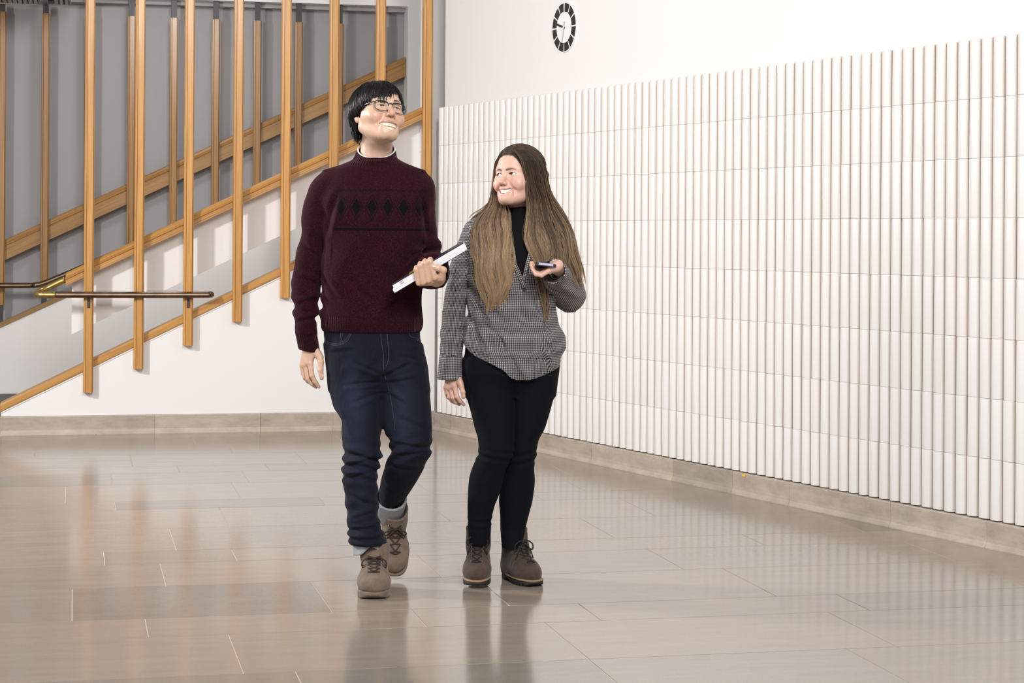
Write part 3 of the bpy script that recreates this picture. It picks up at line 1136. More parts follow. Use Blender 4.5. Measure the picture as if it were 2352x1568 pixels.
zig = math_n(t, 'MULTIPLY', math_n(t, 'LESS_THAN', math_n(t, 'ABSOLUTE', math_n(t, 'SUBTRACT', math_n(t, 'SUBTRACT', sx.outputs['Z'], 1.400), zz_)), 0.0035), 0.6)
pat = math_n(t, 'MINIMUM', math_n(t, 'ADD', math_n(t, 'ADD', core, math_n(t, 'MULTIPLY', ring, 0.75)), math_n(t, 'ADD', line, zig)), 1.0)
inx = math_n(t, 'MULTIPLY', math_n(t, 'LESS_THAN', math_n(t, 'ABSOLUTE', math_n(t, 'ADD', sx.outputs['X'], -0.013)), 0.166), math_n(t, 'MAXIMUM', chest, 0.0))
pat = math_n(t, 'MULTIPLY', pat, inx)
col = mixc(t, pat, base, (0.0035, 0.003, 0.0035))
t.links.new(col, b.inputs['Base Color'])
uvn = nd(t, 'UVMap')
uvn.uv_map = 'cloth'
sv = nd(t, 'SeparateXYZ')
t.links.new(uvn.outputs[0], sv.inputs[0])
rib = attr_col(t, 'rib').outputs['Fac']
rw = math_n(t, 'MULTIPLY', math_n(t, 'SINE', math_n(t, 'MULTIPLY', sv.outputs['X'], 2 * math.pi / 0.0082)), rib)
kn = math_n(t, 'ADD', math_n(t, 'MULTIPLY', rw, 0.9), math_n(t, 'MULTIPLY', he, 0.5))
bump(t, b, kn, 0.55, 0.003)
M['knit'] = m

m, t, b = nmat('dark_denim', (0.016, 0.024, 0.05), 0.85, spec=0.12, sheen=0.04)
n1 = noise(t, 900, detail=2, mscale=(1, 1, 0.35))
n2 = noise(t, 7, detail=5)
fa = attr_col(t, 'fade').outputs['Fac']
base = ramp(t, n1, [(0.3, (0.0036, 0.0044, 0.0092)), (0.7, (0.0078, 0.0104, 0.0215))])
base = mixc(t, math_n(t, 'MULTIPLY', fa, math_n(t, 'MULTIPLY', n2, 1.2)), base, (0.030, 0.041, 0.075))
t.links.new(base, b.inputs['Base Color'])
n3 = noise(t, 1.0, mscale=(26, 26, 11), detail=4)
bump(t, b, math_n(t, 'ADD', math_n(t, 'MULTIPLY', n3, 1.0), math_n(t, 'MULTIPLY', n1, 0.06)), 0.55, 0.012)
M['denim'] = m
M['denim_seam'] = nmat('denim_stitching', (0.030, 0.036, 0.056), 0.8)[0]
m, t, b = nmat('grey_denim_reverse', (0.34, 0.36, 0.38), 0.9)
t.links.new(ramp(t, noise(t, 700, detail=2), [(0.3, (0.22, 0.235, 0.25)), (0.7, (0.42, 0.44, 0.46))]), b.inputs['Base Color'])
M['denim_grey'] = m


def suede(name, a, c, rough=0.85, sc=14):
    m, t, b = nmat(name, a, rough, spec=0.25, sheen=0.15)
    n1 = noise(t, sc, detail=7, rough=0.65)
    t.links.new(ramp(t, n1, [(0.3, a), (0.68, c)]), b.inputs['Base Color'])
    bump(t, b, noise(t, 300, detail=3), 0.15, 0.001)
    return m


M['suede_tan'] = suede('tan_suede', (0.105, 0.074, 0.053), (0.225, 0.163, 0.120))
M['suede_brown'] = suede('dark_brown_suede', (0.040, 0.025, 0.018), (0.090, 0.060, 0.045))
M['sole_tan'] = suede('tan_sole', (0.12, 0.088, 0.062), (0.19, 0.145, 0.105), 0.7)
M['welt'] = nmat('pale_welt', (0.30, 0.19, 0.11), 0.7)[0]
M['rubber'] = nmat('black_rubber', (0.018, 0.017, 0.016), 0.6)[0]
M['lace_brown'] = nmat('dark_brown_lace', (0.035, 0.018, 0.014), 0.8)[0]
M['lace_black'] = nmat('black_lace', (0.010, 0.010, 0.011), 0.8)[0]
M['eyelet'] = nmat('steel_eyelet', (0.55, 0.52, 0.5), 0.3, 1.0)[0]
M['white_cotton'] = nmat('white_cotton', (0.75, 0.75, 0.76), 0.9)[0]


# ------------------------------------------------------------------ boots
def boot(parent, mw, L, shaft, mats, laces, treads=False, lift=0.0, loops=1.0, tong=0.022, low=0.020):
    """boot in its own frame: toe towards -Y, heel +Y, sole on z=0"""
    hl = L / 2
    sh = [(0.02, -0.036, 0.036, 0.075 * L / 0.29, 0.05), (0.06, -0.036, 0.036, 0.072, 0.052), (0.10, -0.038, 0.038, 0.062, 0.055), (0.14, -0.043, 0.043, 0.055, 0.056), (shaft, -0.046, 0.046, 0.052, 0.057)]
    tb = Tube(sh, 2.1)

    def outl(p, y0, y1, wt, wh, z0, z1, n=2.6):
        yc, b = (y0 + y1) / 2, (y1 - y0) / 2
        s = np.clip((p[1] - y0) / (y1 - y0), 0, 1)
        wd = wt + (wh - wt) * np.clip((s - 0.25) / 0.45, 0, 1) ** 1.2
        q = ((np.abs(p[0]) / wd) ** n + (np.abs(p[1] - yc) / b) ** n) ** (1 / n)
        return np.maximum((q - 1) * wd, np.maximum(z0 - p[2], p[2] - z1))

    def up(p):
        d = tb(p)
        d = smin(d, ell(p, (0, -hl + 0.075, 0.040), (0.046, 0.074, 0.040)), 0.02)
        d = smin(d, rcap(p, (0, -hl + 0.10, 0.058), (0, 0.025, 0.115), 0.034, 0.040), 0.03)
        d = smin(d, rcap(p, (0, -0.05, 0.045), (0, 0.06, 0.045), 0.040, 0.036), 0.03)
        # creases at the toe break, opening at the top
        d = d + 0.0013 * np.sin(p[1] * 260) * np.exp(-((p[1] + hl - 0.10) / 0.03) ** 2) * np.exp(-((p[2] - 0.07) / 0.03) ** 2)
        d = np.maximum(d, 0.022 - p[2])
        inn = Tube([(z, l + 0.006, r_ - 0.006, y, b_ - 0.006) for z, l, r_, y, b_ in sh], 2.1)
        d = np.maximum(d, -np.maximum(inn(p, False), shaft - 0.05 - p[2]))
        return d

    V, Q = sculpt(up, (-0.075, -hl - 0.02, 0.0), (0.075, hl + 0.03, shaft + 0.01), 0.004)
    V = relax(V, Q, 1)
    bt = put('boot', qmesh(V, Q), mats[0], parent)
    bt.matrix_local = mw

    def so(p):
        d = outl(p, -hl - 0.004, hl - 0.005, 0.052, 0.040, 0.0, 0.024 if not treads else 0.020)
        arch = np.exp(-((p[1] - 0.03) / 0.022) ** 2)
        d = np.maximum(d, 0.010 * arch * (1.4 if treads else 0.5) - p[2])
        d = np.maximum(d, 0.012 * np.clip((-hl + 0.05 - p[1]) / 0.05, 0, 1) ** 2 - p[2])
        if treads:
            gr = np.maximum(np.abs((p[1] / 0.017) % 1.0 - 0.5) * 0.017 - 0.0028, p[2] - 0.0075)
            d = np.maximum(d, -np.maximum(gr, 0.034 - np.abs(p[0])))
        return d

    V, Q = sculpt(so, (-0.075, -hl - 0.02, -0.01), (0.075, hl + 0.03, 0.035), 0.003)
    V = relax(V, Q, 1)
    put('sole', qmesh(V, Q), mats[1], bt)
    if treads:
        V, Q = sculpt(lambda p: outl(p, -hl - 0.005, hl - 0.004, 0.0535, 0.0415, 0.019, 0.0255), (-0.075, -hl - 0.02, 0.0), (0.075, hl + 0.03, 0.035), 0.003)
        put('welt', qmesh(relax(V, Q, 1), Q), mats[3], bt)

    # surface height of the instep for laces: march from the front
    def front(x, z):
        ys = np.linspace(-hl, 0.06, 160).astype(F32)
        d = up([np.full(160, x, F32), ys, np.full(160, z, F32)])
        k = np.argmax(d < 0)
        return float(ys[k])

    def top(x, y):
        zs = np.linspace(shaft + 0.01, 0.02, 160).astype(F32)
        d = up([np.full(160, x, F32), np.full(160, y, F32), zs])
        return float(zs[np.argmax(d < 0)])

    rows = []
    for i in range(laces):
        f = i / (laces - 1)
        z = 0.082 + (shaft - low - 0.082) * f
        y = front(0.0, z)
        rows.append((y, z))
    paths, eye = [], []
    for i, (y, z) in enumerate(rows):
        hw = 0.018 + 0.004 * i / laces
        for s_ in (-1, 1):
            eye.append((s_ * hw, front(s_ * hw, z) - 0.001, z))
        if i < laces - 1:
            y2, z2 = rows[i + 1]
            for s_ in (-1, 1):
                ym = front(0, (z + z2) / 2)
                paths.append([(s_ * hw, front(s_ * hw, z) - 0.002, z), (0, ym - 0.005, (z + z2) / 2), (-s_ * hw, front(-s_ * hw, z2) - 0.002, z2)])
        if i == 0:
            paths.append([(-hw, front(-hw, z) - 0.002, z), (0, y - 0.004, z), (hw, front(hw, z) - 0.002, z)])
    ty, tz = rows[-1]
    for s_ in (-1, 1):
        paths.append([(0, ty - 0.006, tz - 0.006), (s_ * 0.018, ty - 0.016, tz - 0.002), (s_ * 0.036, ty - 0.016, tz - 0.016), (s_ * 0.034, ty - 0.016, tz - 0.034 * loops), (s_ * 0.014, ty - 0.014, tz - 0.022), (0, ty - 0.008, tz - 0.008)])
        paths.append([(0, ty - 0.008, tz - 0.008), (s_ * 0.014, ty - 0.020, tz - 0.020), (s_ * 0.028, ty - 0.022, tz - 0.045 * loops), (s_ * 0.036, ty - 0.020, tz - 0.066 * loops)])
    obj('laces', join(*[tube(smooth_path(q, 5), 0.0026, 6) for q in paths], tube([(0.006, ty - 0.009, tz - 0.007), (-0.006, ty - 0.009, tz - 0.007)], 0.006, 8)), mats[2], bt, True)
    for x, y, z in eye:
        obj('eyelet', tube([(x, y + 0.002, z), (x, y - 0.0015, z)], 0.0034, 10), M['eyelet'], bt)
    # tongue above the laces
    tg = [[(x, front(0, min(z, shaft - 0.012)) + 0.004 + 3.0 * x * x, z) for x in (-0.026, -0.013, 0, 0.013, 0.026)] for z in (shaft - 0.05, shaft - 0.02, shaft + 0.3 * tong, shaft + tong)]
    V = [q for r_ in tg for q in r_]
    V2 = [(a, b_ + 0.004, c) for a, b_, c in V]
    Fc = [(r_ * 5 + i, r_ * 5 + i + 1, (r_ + 1) * 5 + i + 1, (r_ + 1) * 5 + i) for r_ in range(3) for i in range(4)]
    k = len(V)
    rim = [15, 16, 17, 18, 19, 14, 9, 4, 3, 2, 1, 0, 5, 10]
    Fc = Fc + [tuple(k + i for i in f[::-1]) for f in Fc] + [(rim[i], rim[(i + 1) % 14], k + rim[(i + 1) % 14], k + rim[i]) for i in range(14)]
    obj('tongue', (V + V2, Fc), mats[0], bt, True)
    # stitched vamp line
    vl = []
    for s_ in (-1, 1):
        vl.append([(s_ * x, y, top(s_ * x, y) + 0.0004) for x, y in ((0.020, -hl + 0.105), (0.030, -hl + 0.108), (0.036, -hl + 0.118))] + [(s_ * 0.0405, -hl + 0.135, 0.04)])
    for q in vl:
        obj('stitching', tube(smooth_path(q, 4), 0.0011, 5), mats[2], bt)
    return bt


def foot_at(ankle, toe, heel_dir=None, roll=0.0, L=0.29, toe_y=None):
    """matrix that puts the toe tip of the sole at 'toe', sole plane tilted so that the heel goes towards 'ankle' (both points on the sole)"""
    t_, h_ = Vector(toe), Vector(ankle)
    yv = (h_ - t_).normalized()
    xv = yv.cross(Vector((0, 0, 1))).normalized()
    zv = xv.cross(yv)
    if roll:
        q = Matrix.Rotation(roll, 3, yv)
        xv, zv = q @ xv, q @ zv
    m = Matrix((xv, yv, zv)).transposed().to_4x4()
    m.translation = t_ + yv * (L / 2)
    return m


# ------------------------------------------------------------------ the man
MF = Frame(7.0, -0.47)
S = MF.s
man = MF.root('tall smiling person with black hair and glasses in a burgundy jumper, holding booklets')

HP_ = dict(w=0.98, jw=1.06, eye=(0.0315, -0.0745, 0.002), mouth=(-0.0715, 0.0095, 0.0330, 0.0142), lid=(0.0125, 0.0021, -0.14), lipy=-0.0975,
           apple=(0.044, -0.070, -0.036), nose=(-0.1085, -0.0300, 0.0118, 0.0150), fold=1.1, brow=(0.012, 0.047, 0.0215, 0.0040), tooth=0.0122, tooth2=0.0172, lash=0.95, browamt=0.95)
HC = S(864, 269.5, 0.0)
HR = rot3(R(32), R(17), R(8))
NECKA, NECKB = S(864, 300, 0.035), S(861, 392, 0.045)


def to_head(q, HR=HR, HC=HC):
    return HR.T @ (np.asarray(q) - HC)


BASE_M = (0.60, 0.400, 0.290)


def build_head(P, HR, HC, neck, nr, base, lip, brow, blush, h=0.0014, sc=1.0):
    field, tone, zu, zl, lipy = head_field(P)
    na, nb_ = [HR.T @ (np.asarray(q) - HC) / sc for q in neck]

    def fn(p):
        return smin(field(p), rcap(p, na, nb_, nr[0], nr[1]), 0.022)

    V, Q = sculpt(fn, (-0.105, -0.135, -0.215), (0.105, 0.125, 0.13), h)
    V = relax(V, Q, 1, 0.4)
    col = tone(V, base, lip, brow, blush)
    return (V * sc @ HR.T + HC), Q, col, (zu, zl, lipy)


def hand_field(fingers, palm, k=0.005, kp=0.012):
    def fn(p):
        d = None
        for a, b, ra, rb in palm:
            e = rcap(p, a, b, ra, rb)
            d = e if d is None else smin(d, e, kp)
        for pts, rad in fingers:
            d = smin(d, chain(p, pts, rad, 0.003), k)
        return d
    return fn


def solid(fn, lo, hi, h, it=1):
    V, Q = sculpt(fn, lo, hi, h)
    return relax(V, Q, it, 0.4), Q


def bounds(pts, m):
    a = np.array(pts)
    return a.min(0) - m, a.max(0) + m


def skin_join(pieces, base, parent, name='body'):
    """one body mesh out of head, torso, arms and hands that run into one another"""
    Vs, Qs, Cs, k = [], [], [], 0
    for V, Q, c in pieces:
        Vs.append(V)
        Qs.append(Q + k)
        Cs.append(np.tile(np.array(base), (len(V), 1)) if c is None else c)
        k += len(V)
    return put(name, qmesh(np.concatenate(Vs), np.concatenate(Qs), None, np.concatenate(Cs)), M['skin'], parent)


def nails(tips, parent):
    """small oval nails; tips = (centre, along, normal, half-width, half-length)"""
    for c, al, no, a, b in tips:
        c, al, no = Vector(c), Vector(al).normalized(), Vector(no).normalized()
        sd = al.cross(no).normalized()
        no = sd.cross(al)
        V = [c + no * 0.0012] + [c + al * b * math.cos(q) + sd * a * math.sin(q) + no * (0.0002 - 0.0009 * math.sin(q) ** 2) for q in np.linspace(0, T2, 12, endpoint=False)]
        obj('nail', (V, [(0, i + 1, (i + 1) % 12 + 1) for i in range(12)]), M['nail'], parent, True)


def tint_hand(V, base, knuckles, blush, r=0.010):
    c = np.tile(np.array(base), (len(V), 1))
    for q in knuckles:
        g = 0.45 * np.exp(-((V - np.asarray(q)) ** 2).sum(1) / r ** 2)[:, None]
        c = c * (1 - g) + np.array(blush) * g
    return c


hv, hq, hcol, mf = build_head(HP_, HR, HC, (NECKA, NECKB), (0.053, 0.060), BASE_M, (0.40, 0.17, 0.165), (0.018, 0.011, 0.009), (0.60, 0.27, 0.19))

# his right hand, hanging
yk = -0.02
RH = dict(
    index=(MF.pts((717, 842, yk), (720.5, 868, yk - 0.005), (728, 882, yk), (737, 894, yk + 0.008)), [0.0098, 0.0088, 0.0080, 0.0062]),
    middle=(MF.pts((707, 844, yk + 0.015), (712, 876, yk + 0.010), (721, 887, yk + 0.014), (731, 894.5, yk + 0.022)), [0.0098, 0.0086, 0.0078, 0.0060]),
    ring=(MF.pts((700, 845, yk + 0.030), (704.5, 872, yk + 0.026), (711, 881, yk + 0.030), (722, 889, yk + 0.036)), [0.0092, 0.0080, 0.0072, 0.0056]),
    pinky=(MF.pts((697, 846, yk + 0.043), (700, 864, yk + 0.040), (704, 875, yk + 0.043), (709, 880, yk + 0.047)), [0.0080, 0.0068, 0.0060, 0.0048]),
    thumb=(MF.pts((734, 817, yk), (741, 837, yk - 0.016), (740, 855, yk - 0.020), (743, 873, yk - 0.020)), [0.0125, 0.0108, 0.0102, 0.0078]))
RWR = S(715, 800, 0.0)
palm = [(RWR, S(714, 838, yk + 0.006), 0.0225, 0.0150), (RWR, S(700, 842, yk + 0.034), 0.020, 0.0125), (S(714, 812, 0), S(707, 842, yk + 0.02), 0.022, 0.0150),
        (S(722, 806, -0.005), S(739, 826, yk - 0.006), 0.0180, 0.0125), (S(709, 770, 0.005), RWR, 0.030, 0.0245)]
lo, hi = bounds([q for f in RH.values() for q in f[0]] + [S(709, 770, 0.005)], 0.035)
V1, Q1 = solid(hand_field(RH.values(), palm), lo, hi, 0.0020)
c1 = tint_hand(V1, BASE_M, [f[0][0] for f in RH.values()] + [f[0][1] for f in RH.values()] + [f[0][3] for f in RH.values()], (0.56, 0.25, 0.18))

# his left hand, closed on the booklets
yb = -0.262           # depth of the booklet faces
LH = dict(
    index=(MF.pts((1000, 640, yb - 0.012), (988, 603, yb - 0.026), (989, 598, yb - 0.002), (996, 606, yb + 0.018)), [0.0108, 0.0098, 0.0086, 0.0070]),
    middle=(MF.pts((985, 646, yb - 0.014), (976, 607, yb - 0.028), (977, 602, yb - 0.002), (984, 610, yb + 0.018)), [0.0110, 0.0100, 0.0088, 0.0070]),
    ring=(MF.pts((973, 651, yb - 0.012), (965.5, 613, yb - 0.026), (966, 608, yb - 0.002), (973, 616, yb + 0.018)), [0.0106, 0.0096, 0.0084, 0.0068]),
    pinky=(MF.pts((963, 653, yb - 0.006), (956.5, 622, yb - 0.020), (957, 617, yb - 0.002), (963, 624, yb + 0.016)), [0.0096, 0.0084, 0.0074, 0.0060]),
    thumb=(MF.pts((1014, 640, yb + 0.004), (1019, 622, yb - 0.014), (1007, 617.5, yb - 0.022), (996, 614.5, yb - 0.024)), [0.0135, 0.0122, 0.0112, 0.0086]))
LWR = S(1004, 640, yb + 0.055)
palm = [(LWR, S(1000, 642, yb + 0.002), 0.026, 0.0140), (LWR, S(985, 648, yb + 0.000), 0.026, 0.0145), (LWR, S(966, 652, yb + 0.004), 0.024, 0.0125), (LWR, S(1015, 634, yb + 0.004), 0.022, 0.0150),
        (S(985, 640, yb + 0.022), S(970, 640, yb + 0.024), 0.012, 0.012), (S(1004, 640, yb + 0.12), LWR, 0.030, 0.026)]
lo, hi = bounds([q for f in LH.values() for q in f[0]] + [S(1004, 640, yb + 0.10)], 0.035)
V2, Q2 = solid(hand_field(LH.values(), palm), lo, hi, 0.0020)
c2 = tint_hand(V2, BASE_M, [f[0][0] for f in LH.values()] + [f[0][1] for f in LH.values()], (0.56, 0.25, 0.18))


# hidden trunk and limbs under the clothes
def trunk(p):
    d = rcap(p, S(860, 380, 0.04), S(858, 560, 0.01), 0.06, 0.10)
    d = smin(d, rcap(p, S(760, 425, 0.02), S(955, 430, 0.02), 0.045, 0.045), 0.05)
    d = smin(d, rcap(p, S(858, 560, 0.01), S(860, 800, 0.0), 0.10, 0.09), 0.05)
    for c in ([S(745, 445, 0.02), S(706, 640, 0.02), S(709, 775, 0.005)], [S(960, 445, 0.03), S(985, 620, 0.05), S(1004, 640, yb + 0.11)]):
        d = smin(d, chain(p, c, [0.036, 0.032, 0.026]), 0.02)
    for c in ([S(820, 840, 0), S(836, 1040, -0.03), S(855, 1240, -0.01)], [S(930, 840, 0), S(948, 1035, -0.02), S(900, 1180, 0.27)]):
        d = smin(d, chain(p, c, [0.07, 0.048, 0.035]), 0.02)
    return d


V3, Q3 = solid(trunk, (-0.30, -0.20, 0.15), (0.32, 0.36, 1.55), 0.011)
body = skin_join([(hv, hq, hcol), (V1, Q1, c1), (V2, Q2, c2), (V3, Q3, None)], BASE_M, man)
nails([(S(743.5, 868.5, yk - 0.029), S(743, 873, 0) - S(740, 855, 0), (0.15, -1, 0.15), 0.0062, 0.0078),
       (S(998.5, 612.5, yb - 0.0325), S(996, 614.5, 0) - S(1007, 617.5, 0), (-0.1, -0.85, 0.5), 0.006, 0.0075)], man)

# eyes and teeth
for s_ in (-1, 1):
    e = HP_['eye']
    V, Q, c = eyeball(0.0124, (0.1, -1, 0.05), (0.035, 0.02, 0.012))
    V = (V + np.array([s_ * e[0], e[1], e[2]])) @ HR.T + HC
    put('eye', qmesh(V, Q, None, c), M['eye'], man)
tv, tq = teeth_mesh(HP_, *mf)
put('teeth', qmesh(tv @ HR.T + HC, tq), M['tooth'], man)

# ---- jumper
torso = Tube(MF.rings((370, 812, 914, 0.042, 0.066), (379, 790, 932, 0.036, 0.072), (389, 766, 954, 0.032, 0.079), (400, 746, 973, 0.030, 0.086), (413, 738, 980, 0.026, 0.095), (428, 733, 985, 0.021, 0.104), (470, 737, 987, 0.006, 0.124), (520, 742, 983, 0.0, 0.130),
                      (600, 741, 977, -0.002, 0.128), (640, 739, 972, 0, 0.126), (703, 740.5, 971, 0, 0.124), (726, 738, 973, 0, 0.128), (738, 738, 974.5, 0, 0.128), (752, 740, 974, 0, 0.125), (765, 744.5, 969.5, 0, 0.120)), 2.25)
slR = Tube(MF.rings((402, 746, 758, 0.028, 0.012), (412, 731, 768, 0.026, 0.036), (425, 718, 776, 0.022, 0.054), (443, 707, 778, 0.02, 0.064), (473, 696.5, 774, 0.02, 0.069), (550, 689.5, 757, 0.02, 0.064), (590, 682, 750, 0.022, 0.062),
                    (618, 676, 746, 0.022, 0.060), (660, 670.5, 740, 0.018, 0.058), (690, 673, 735.5, 0.012, 0.056), (703, 676, 735, 0.010, 0.054), (722, 675.5, 733, 0.006, 0.054), (737, 679, 730, 0.002, 0.050), (757, 680, 730, -0.002, 0.049), (773, 682.5, 732, -0.004, 0.046), (781, 690, 726, -0.004, 0.036)), 2.0)
slL = Tube(MF.rings((402, 952, 966, 0.03, 0.012), (411, 942, 980, 0.03, 0.036), (425, 932, 989, 0.03, 0.056), (443, 929, 994.5, 0.03, 0.064), (465, 928, 998, 0.03, 0.068), (519, 934, 1002, 0.035, 0.068), (557, 940, 1009, 0.04, 0.066), (574, 944, 1015, 0.045, 0.066), (600, 948, 1022, 0.05, 0.064), (640, 960, 1027, 0.055, 0.058), (660, 975, 1020, 0.055, 0.045)), 2.0)
cuffR = Limb(S(706, 770, -0.004), S(717, 826, 0.0), 0.0375, 0.0365)
ELB, CUF = S(992, 624, 0.055), S(995, 626, yb + 0.062)
foreL = Limb(ELB, CUF, 0.064, 0.054)
COLZ = S(862, 352, -0.02)
collar = Tube(MF.rings((338, 819, 905, 0.045, 0.072), (352, 816, 907, 0.040, 0.074), (370, 809, 911, 0.036, 0.078), (386, 797, 921, 0.034, 0.082), (400, 786, 934, 0.03, 0.086)), 2.1)


def collar_top(p):
    return p[2] - (S(862, 348, 0.04)[2] + 0.52 * (p[1] - 0.04))


JF = [(742, 640, 778, 690, 0.008, 0.006), (745, 690, 800, 722, 0.008, 0.005), (960, 600, 905, 660, 0.009, 0.005), (968, 560, 930, 610, 0.008, 0.006), (770, 455, 752, 540, 0.009, 0.006), (968, 455, 975, 530, 0.009, 0.006),
      (690, 560, 725, 600, 0.008, 0.005), (680, 640, 728, 660, 0.008, 0.006), (686, 705, 730, 690, 0.007, 0.007), (684, 745, 728, 738, 0.007, 0.007), (945, 590, 1012, 570, 0.008, 0.007), (952, 612, 1015, 598, 0.007, 0.006),
      (800, 640, 860, 700, 0.012, 0.004), (925, 690, 880, 725, 0.010, 0.004)]


def jumper(p):
    ks = 0.004 + 0.036 * np.clip((p[2] - S(0, 500)[2]) / 0.09, 0, 1)
    d = smin(torso(p), slR(p), ks)
    d = smin(d, smin(slL(p), foreL(p), 0.02), ks + 0.004)
    # loose folds: sleeve crooks, waist, elbow
    x, y, z = p
    d = d + 0.0050 * np.sin((z * 0.9 + x * 0.5) * 120) * np.exp(-((z - S(0, 712)[2]) / 0.055) ** 2) * np.clip((-0.17 - x) / 0.03, 0, 1)
    d = d + 0.0042 * np.sin(z * 62 + x * 48) * np.exp(-((z - S(0, 655)[2]) / 0.10) ** 2) * np.clip((0.16 - np.abs(x - 0.01)) / 0.05, 0, 1) * (0.5 + 0.5 * np.sin(x * 23))
    fz = S(0, 585)[2]
    d = d + 0.0075 * np.sin((z + 0.35 * y - 0.25 * x) * 105) * np.exp(-((z - fz) / 0.05) ** 2) * np.clip((x - 0.12) / 0.04, 0, 1)
    d = d + 0.0055 * np.sin((x * 0.8 - z * 0.6) * 80) * np.exp(-((z - S(0, 470)[2]) / 0.06) ** 2) * np.exp(-((np.abs(x + 0.012) - 0.155) / 0.035) ** 2)
    d = d + 0.0035 * np.sin((x * 0.5 + z) * 46 + 0.8) * np.exp(-((z - S(0, 560)[2]) / 0.12) ** 2) * np.clip((-0.165 - x) / 0.03, 0, 1)
    d = d + 0.0028 * np.sin(x * 42 - z * 30) * np.exp(-((z - S(0, 600)[2]) / 0.12) ** 2) * (np.abs(x) < 0.16)
    cl_ = rcap(p, cuffR.a, cuffR.b, cuffR.ra, cuffR.rb)
    n_ = (cuffR.b - cuffR.a) / np.linalg.norm(cuffR.b - cuffR.a)
    n_ = n_ + np.array([-0.35, 0, 0.0])
    q = S(716, 812, 0)
    cl_ = np.maximum(cl_, (x - q[0]) * n_[0] + (y - q[1]) * n_[1] + (z - q[2]) * n_[2])
    d = smin(d, cl_, 0.006)
    d = d + creases(p, MF, JF)
    d = smin(d, np.maximum(collar(p), collar_top(p)), 0.010)
    # open ends: forearm cuff and neck
    d = np.maximum(d, CUF[1] - 0.012 - y - 50 * np.clip(0.10 - x, 0, 1))
    hole = rcap(p, S(862, 330, 0.045), S(861, 400, 0.045), 0.062, 0.062)
    d = np.maximum(d, -hole)
    hole = rcap(p, S(1000, 634, yb), S(1002, 636, yb + 0.09), 0.044, 0.040)
    d = np.maximum(d, -hole)
    return d


def rib(p):
    z = p[2]
    hem = np.clip((S(0, 733)[2] - z) / 0.004, 0, 1) * (np.abs(p[0] + 0.01) < 0.19)
    cf = (z < S(0, 777)[2]) & (p[0] < -0.18)
    co_ = (z > S(0, 391)[2])
    return np.maximum(np.maximum(hem, cf * 1.0), (co_ & (np.abs(p[0] + 0.01) < 0.092)) * 1.0)


def chest(p):
    return ((torso(p) < np.minimum(slR(p), slL(p)) + 0.006) & (p[1] < 0.03)) * 1.0


collar.r0 = 0.080
cloth('jumper', jumper, (-0.31, -0.27, 0.70), (0.31, 0.19, 1.60), 0.0034, [torso, slR, slL, cuffR, foreL, collar], M['knit'], man, 1, {'rib': rib, 'chest': chest})
# white shirt band showing inside the collar
cr = []
for a in np.linspace(0, T2, 48, endpoint=False):
    x, y = 0.0655 * math.sin(a), -0.0655 * math.cos(a)
    q = S(862, 349, 0.04)
    cr.append((q[0] + x, q[1] + y + 0.004, q[2] + 0.52 * y + 0.0015))
obj('shirt_collar', tube(cr + cr[:2], 0.0036, 8), M['white_cotton'], man, True)

# ---- jeans
hips = Tube(MF.rings((752, 748, 966, 0, 0.110), (763, 746.5, 967.5, 0, 0.113), (803, 752, 971.5, 0.0, 0.122), (845, 757.5, 981, 0.0, 0.122), (870, 762, 982, 0, 0.100), (895, 770, 976, 0.0, 0.060)), 2.2)
legA = Tube(MF.rings((800, 752, 868, 0, 0.10), (835, 757, 876, -0.002, 0.100), (866, 760, 882, -0.005, 0.099), (887, 760.5, 883.5, -0.008, 0.098), (938, 770.5, 882, -0.015, 0.092), (976, 789, 881, -0.022, 0.086),
                     (1009, 791.5, 879.5, -0.03, 0.080), (1035, 795.5, 881, -0.034, 0.078), (1051, 796, 883, -0.034, 0.077), (1064, 794, 879, -0.034, 0.076), (1077, 794, 877, -0.034, 0.075), (1098, 793.5, 874, -0.03, 0.072),
                     (1140, 799.5, 876, -0.024, 0.068), (1194, 806, 878.5, -0.020, 0.068), (1225, 808, 888, -0.022, 0.080), (1240, 810, 895, -0.024, 0.090), (1252, 812, 895, -0.024, 0.089)), 2.05)
legB = Tube(MF.rings((800, 862, 971, 0, 0.10), (835, 872, 979, 0.0, 0.100), (866, 880, 985, -0.002, 0.098), (921, 884, 993.6, -0.008, 0.092), (975, 886.5, 998, -0.016, 0.086), (1000, 893, 998.5, -0.02, 0.083), (1016, 900.5, 998, -0.02, 0.082),
                     (1035, 903, 996.5, -0.012, 0.084), (1053, 899.5, 992, 0.006, 0.088), (1072, 892, 983.5, 0.035, 0.092), (1085, 887.5, 977, 0.06, 0.094), (1104, 883, 967, 0.10, 0.096), (1123, 880, 955.5, 0.14, 0.098), (1140, 878, 944.5, 0.18, 0.098), (1158, 878, 931, 0.22, 0.092), (1170, 880, 921, 0.245, 0.080), (1178, 890, 915, 0.26, 0.06)), 2.0)


def hemB(p):
    """trailing leg ends square to the shin"""
    q = S(898, 1172, 0.19)
    n_ = np.array([-0.22, 0.62, -0.75])
    return (p[0] - q[0]) * n_[0] + (p[1] - q[1]) * n_[1] + (p[2] - q[2]) * n_[2]


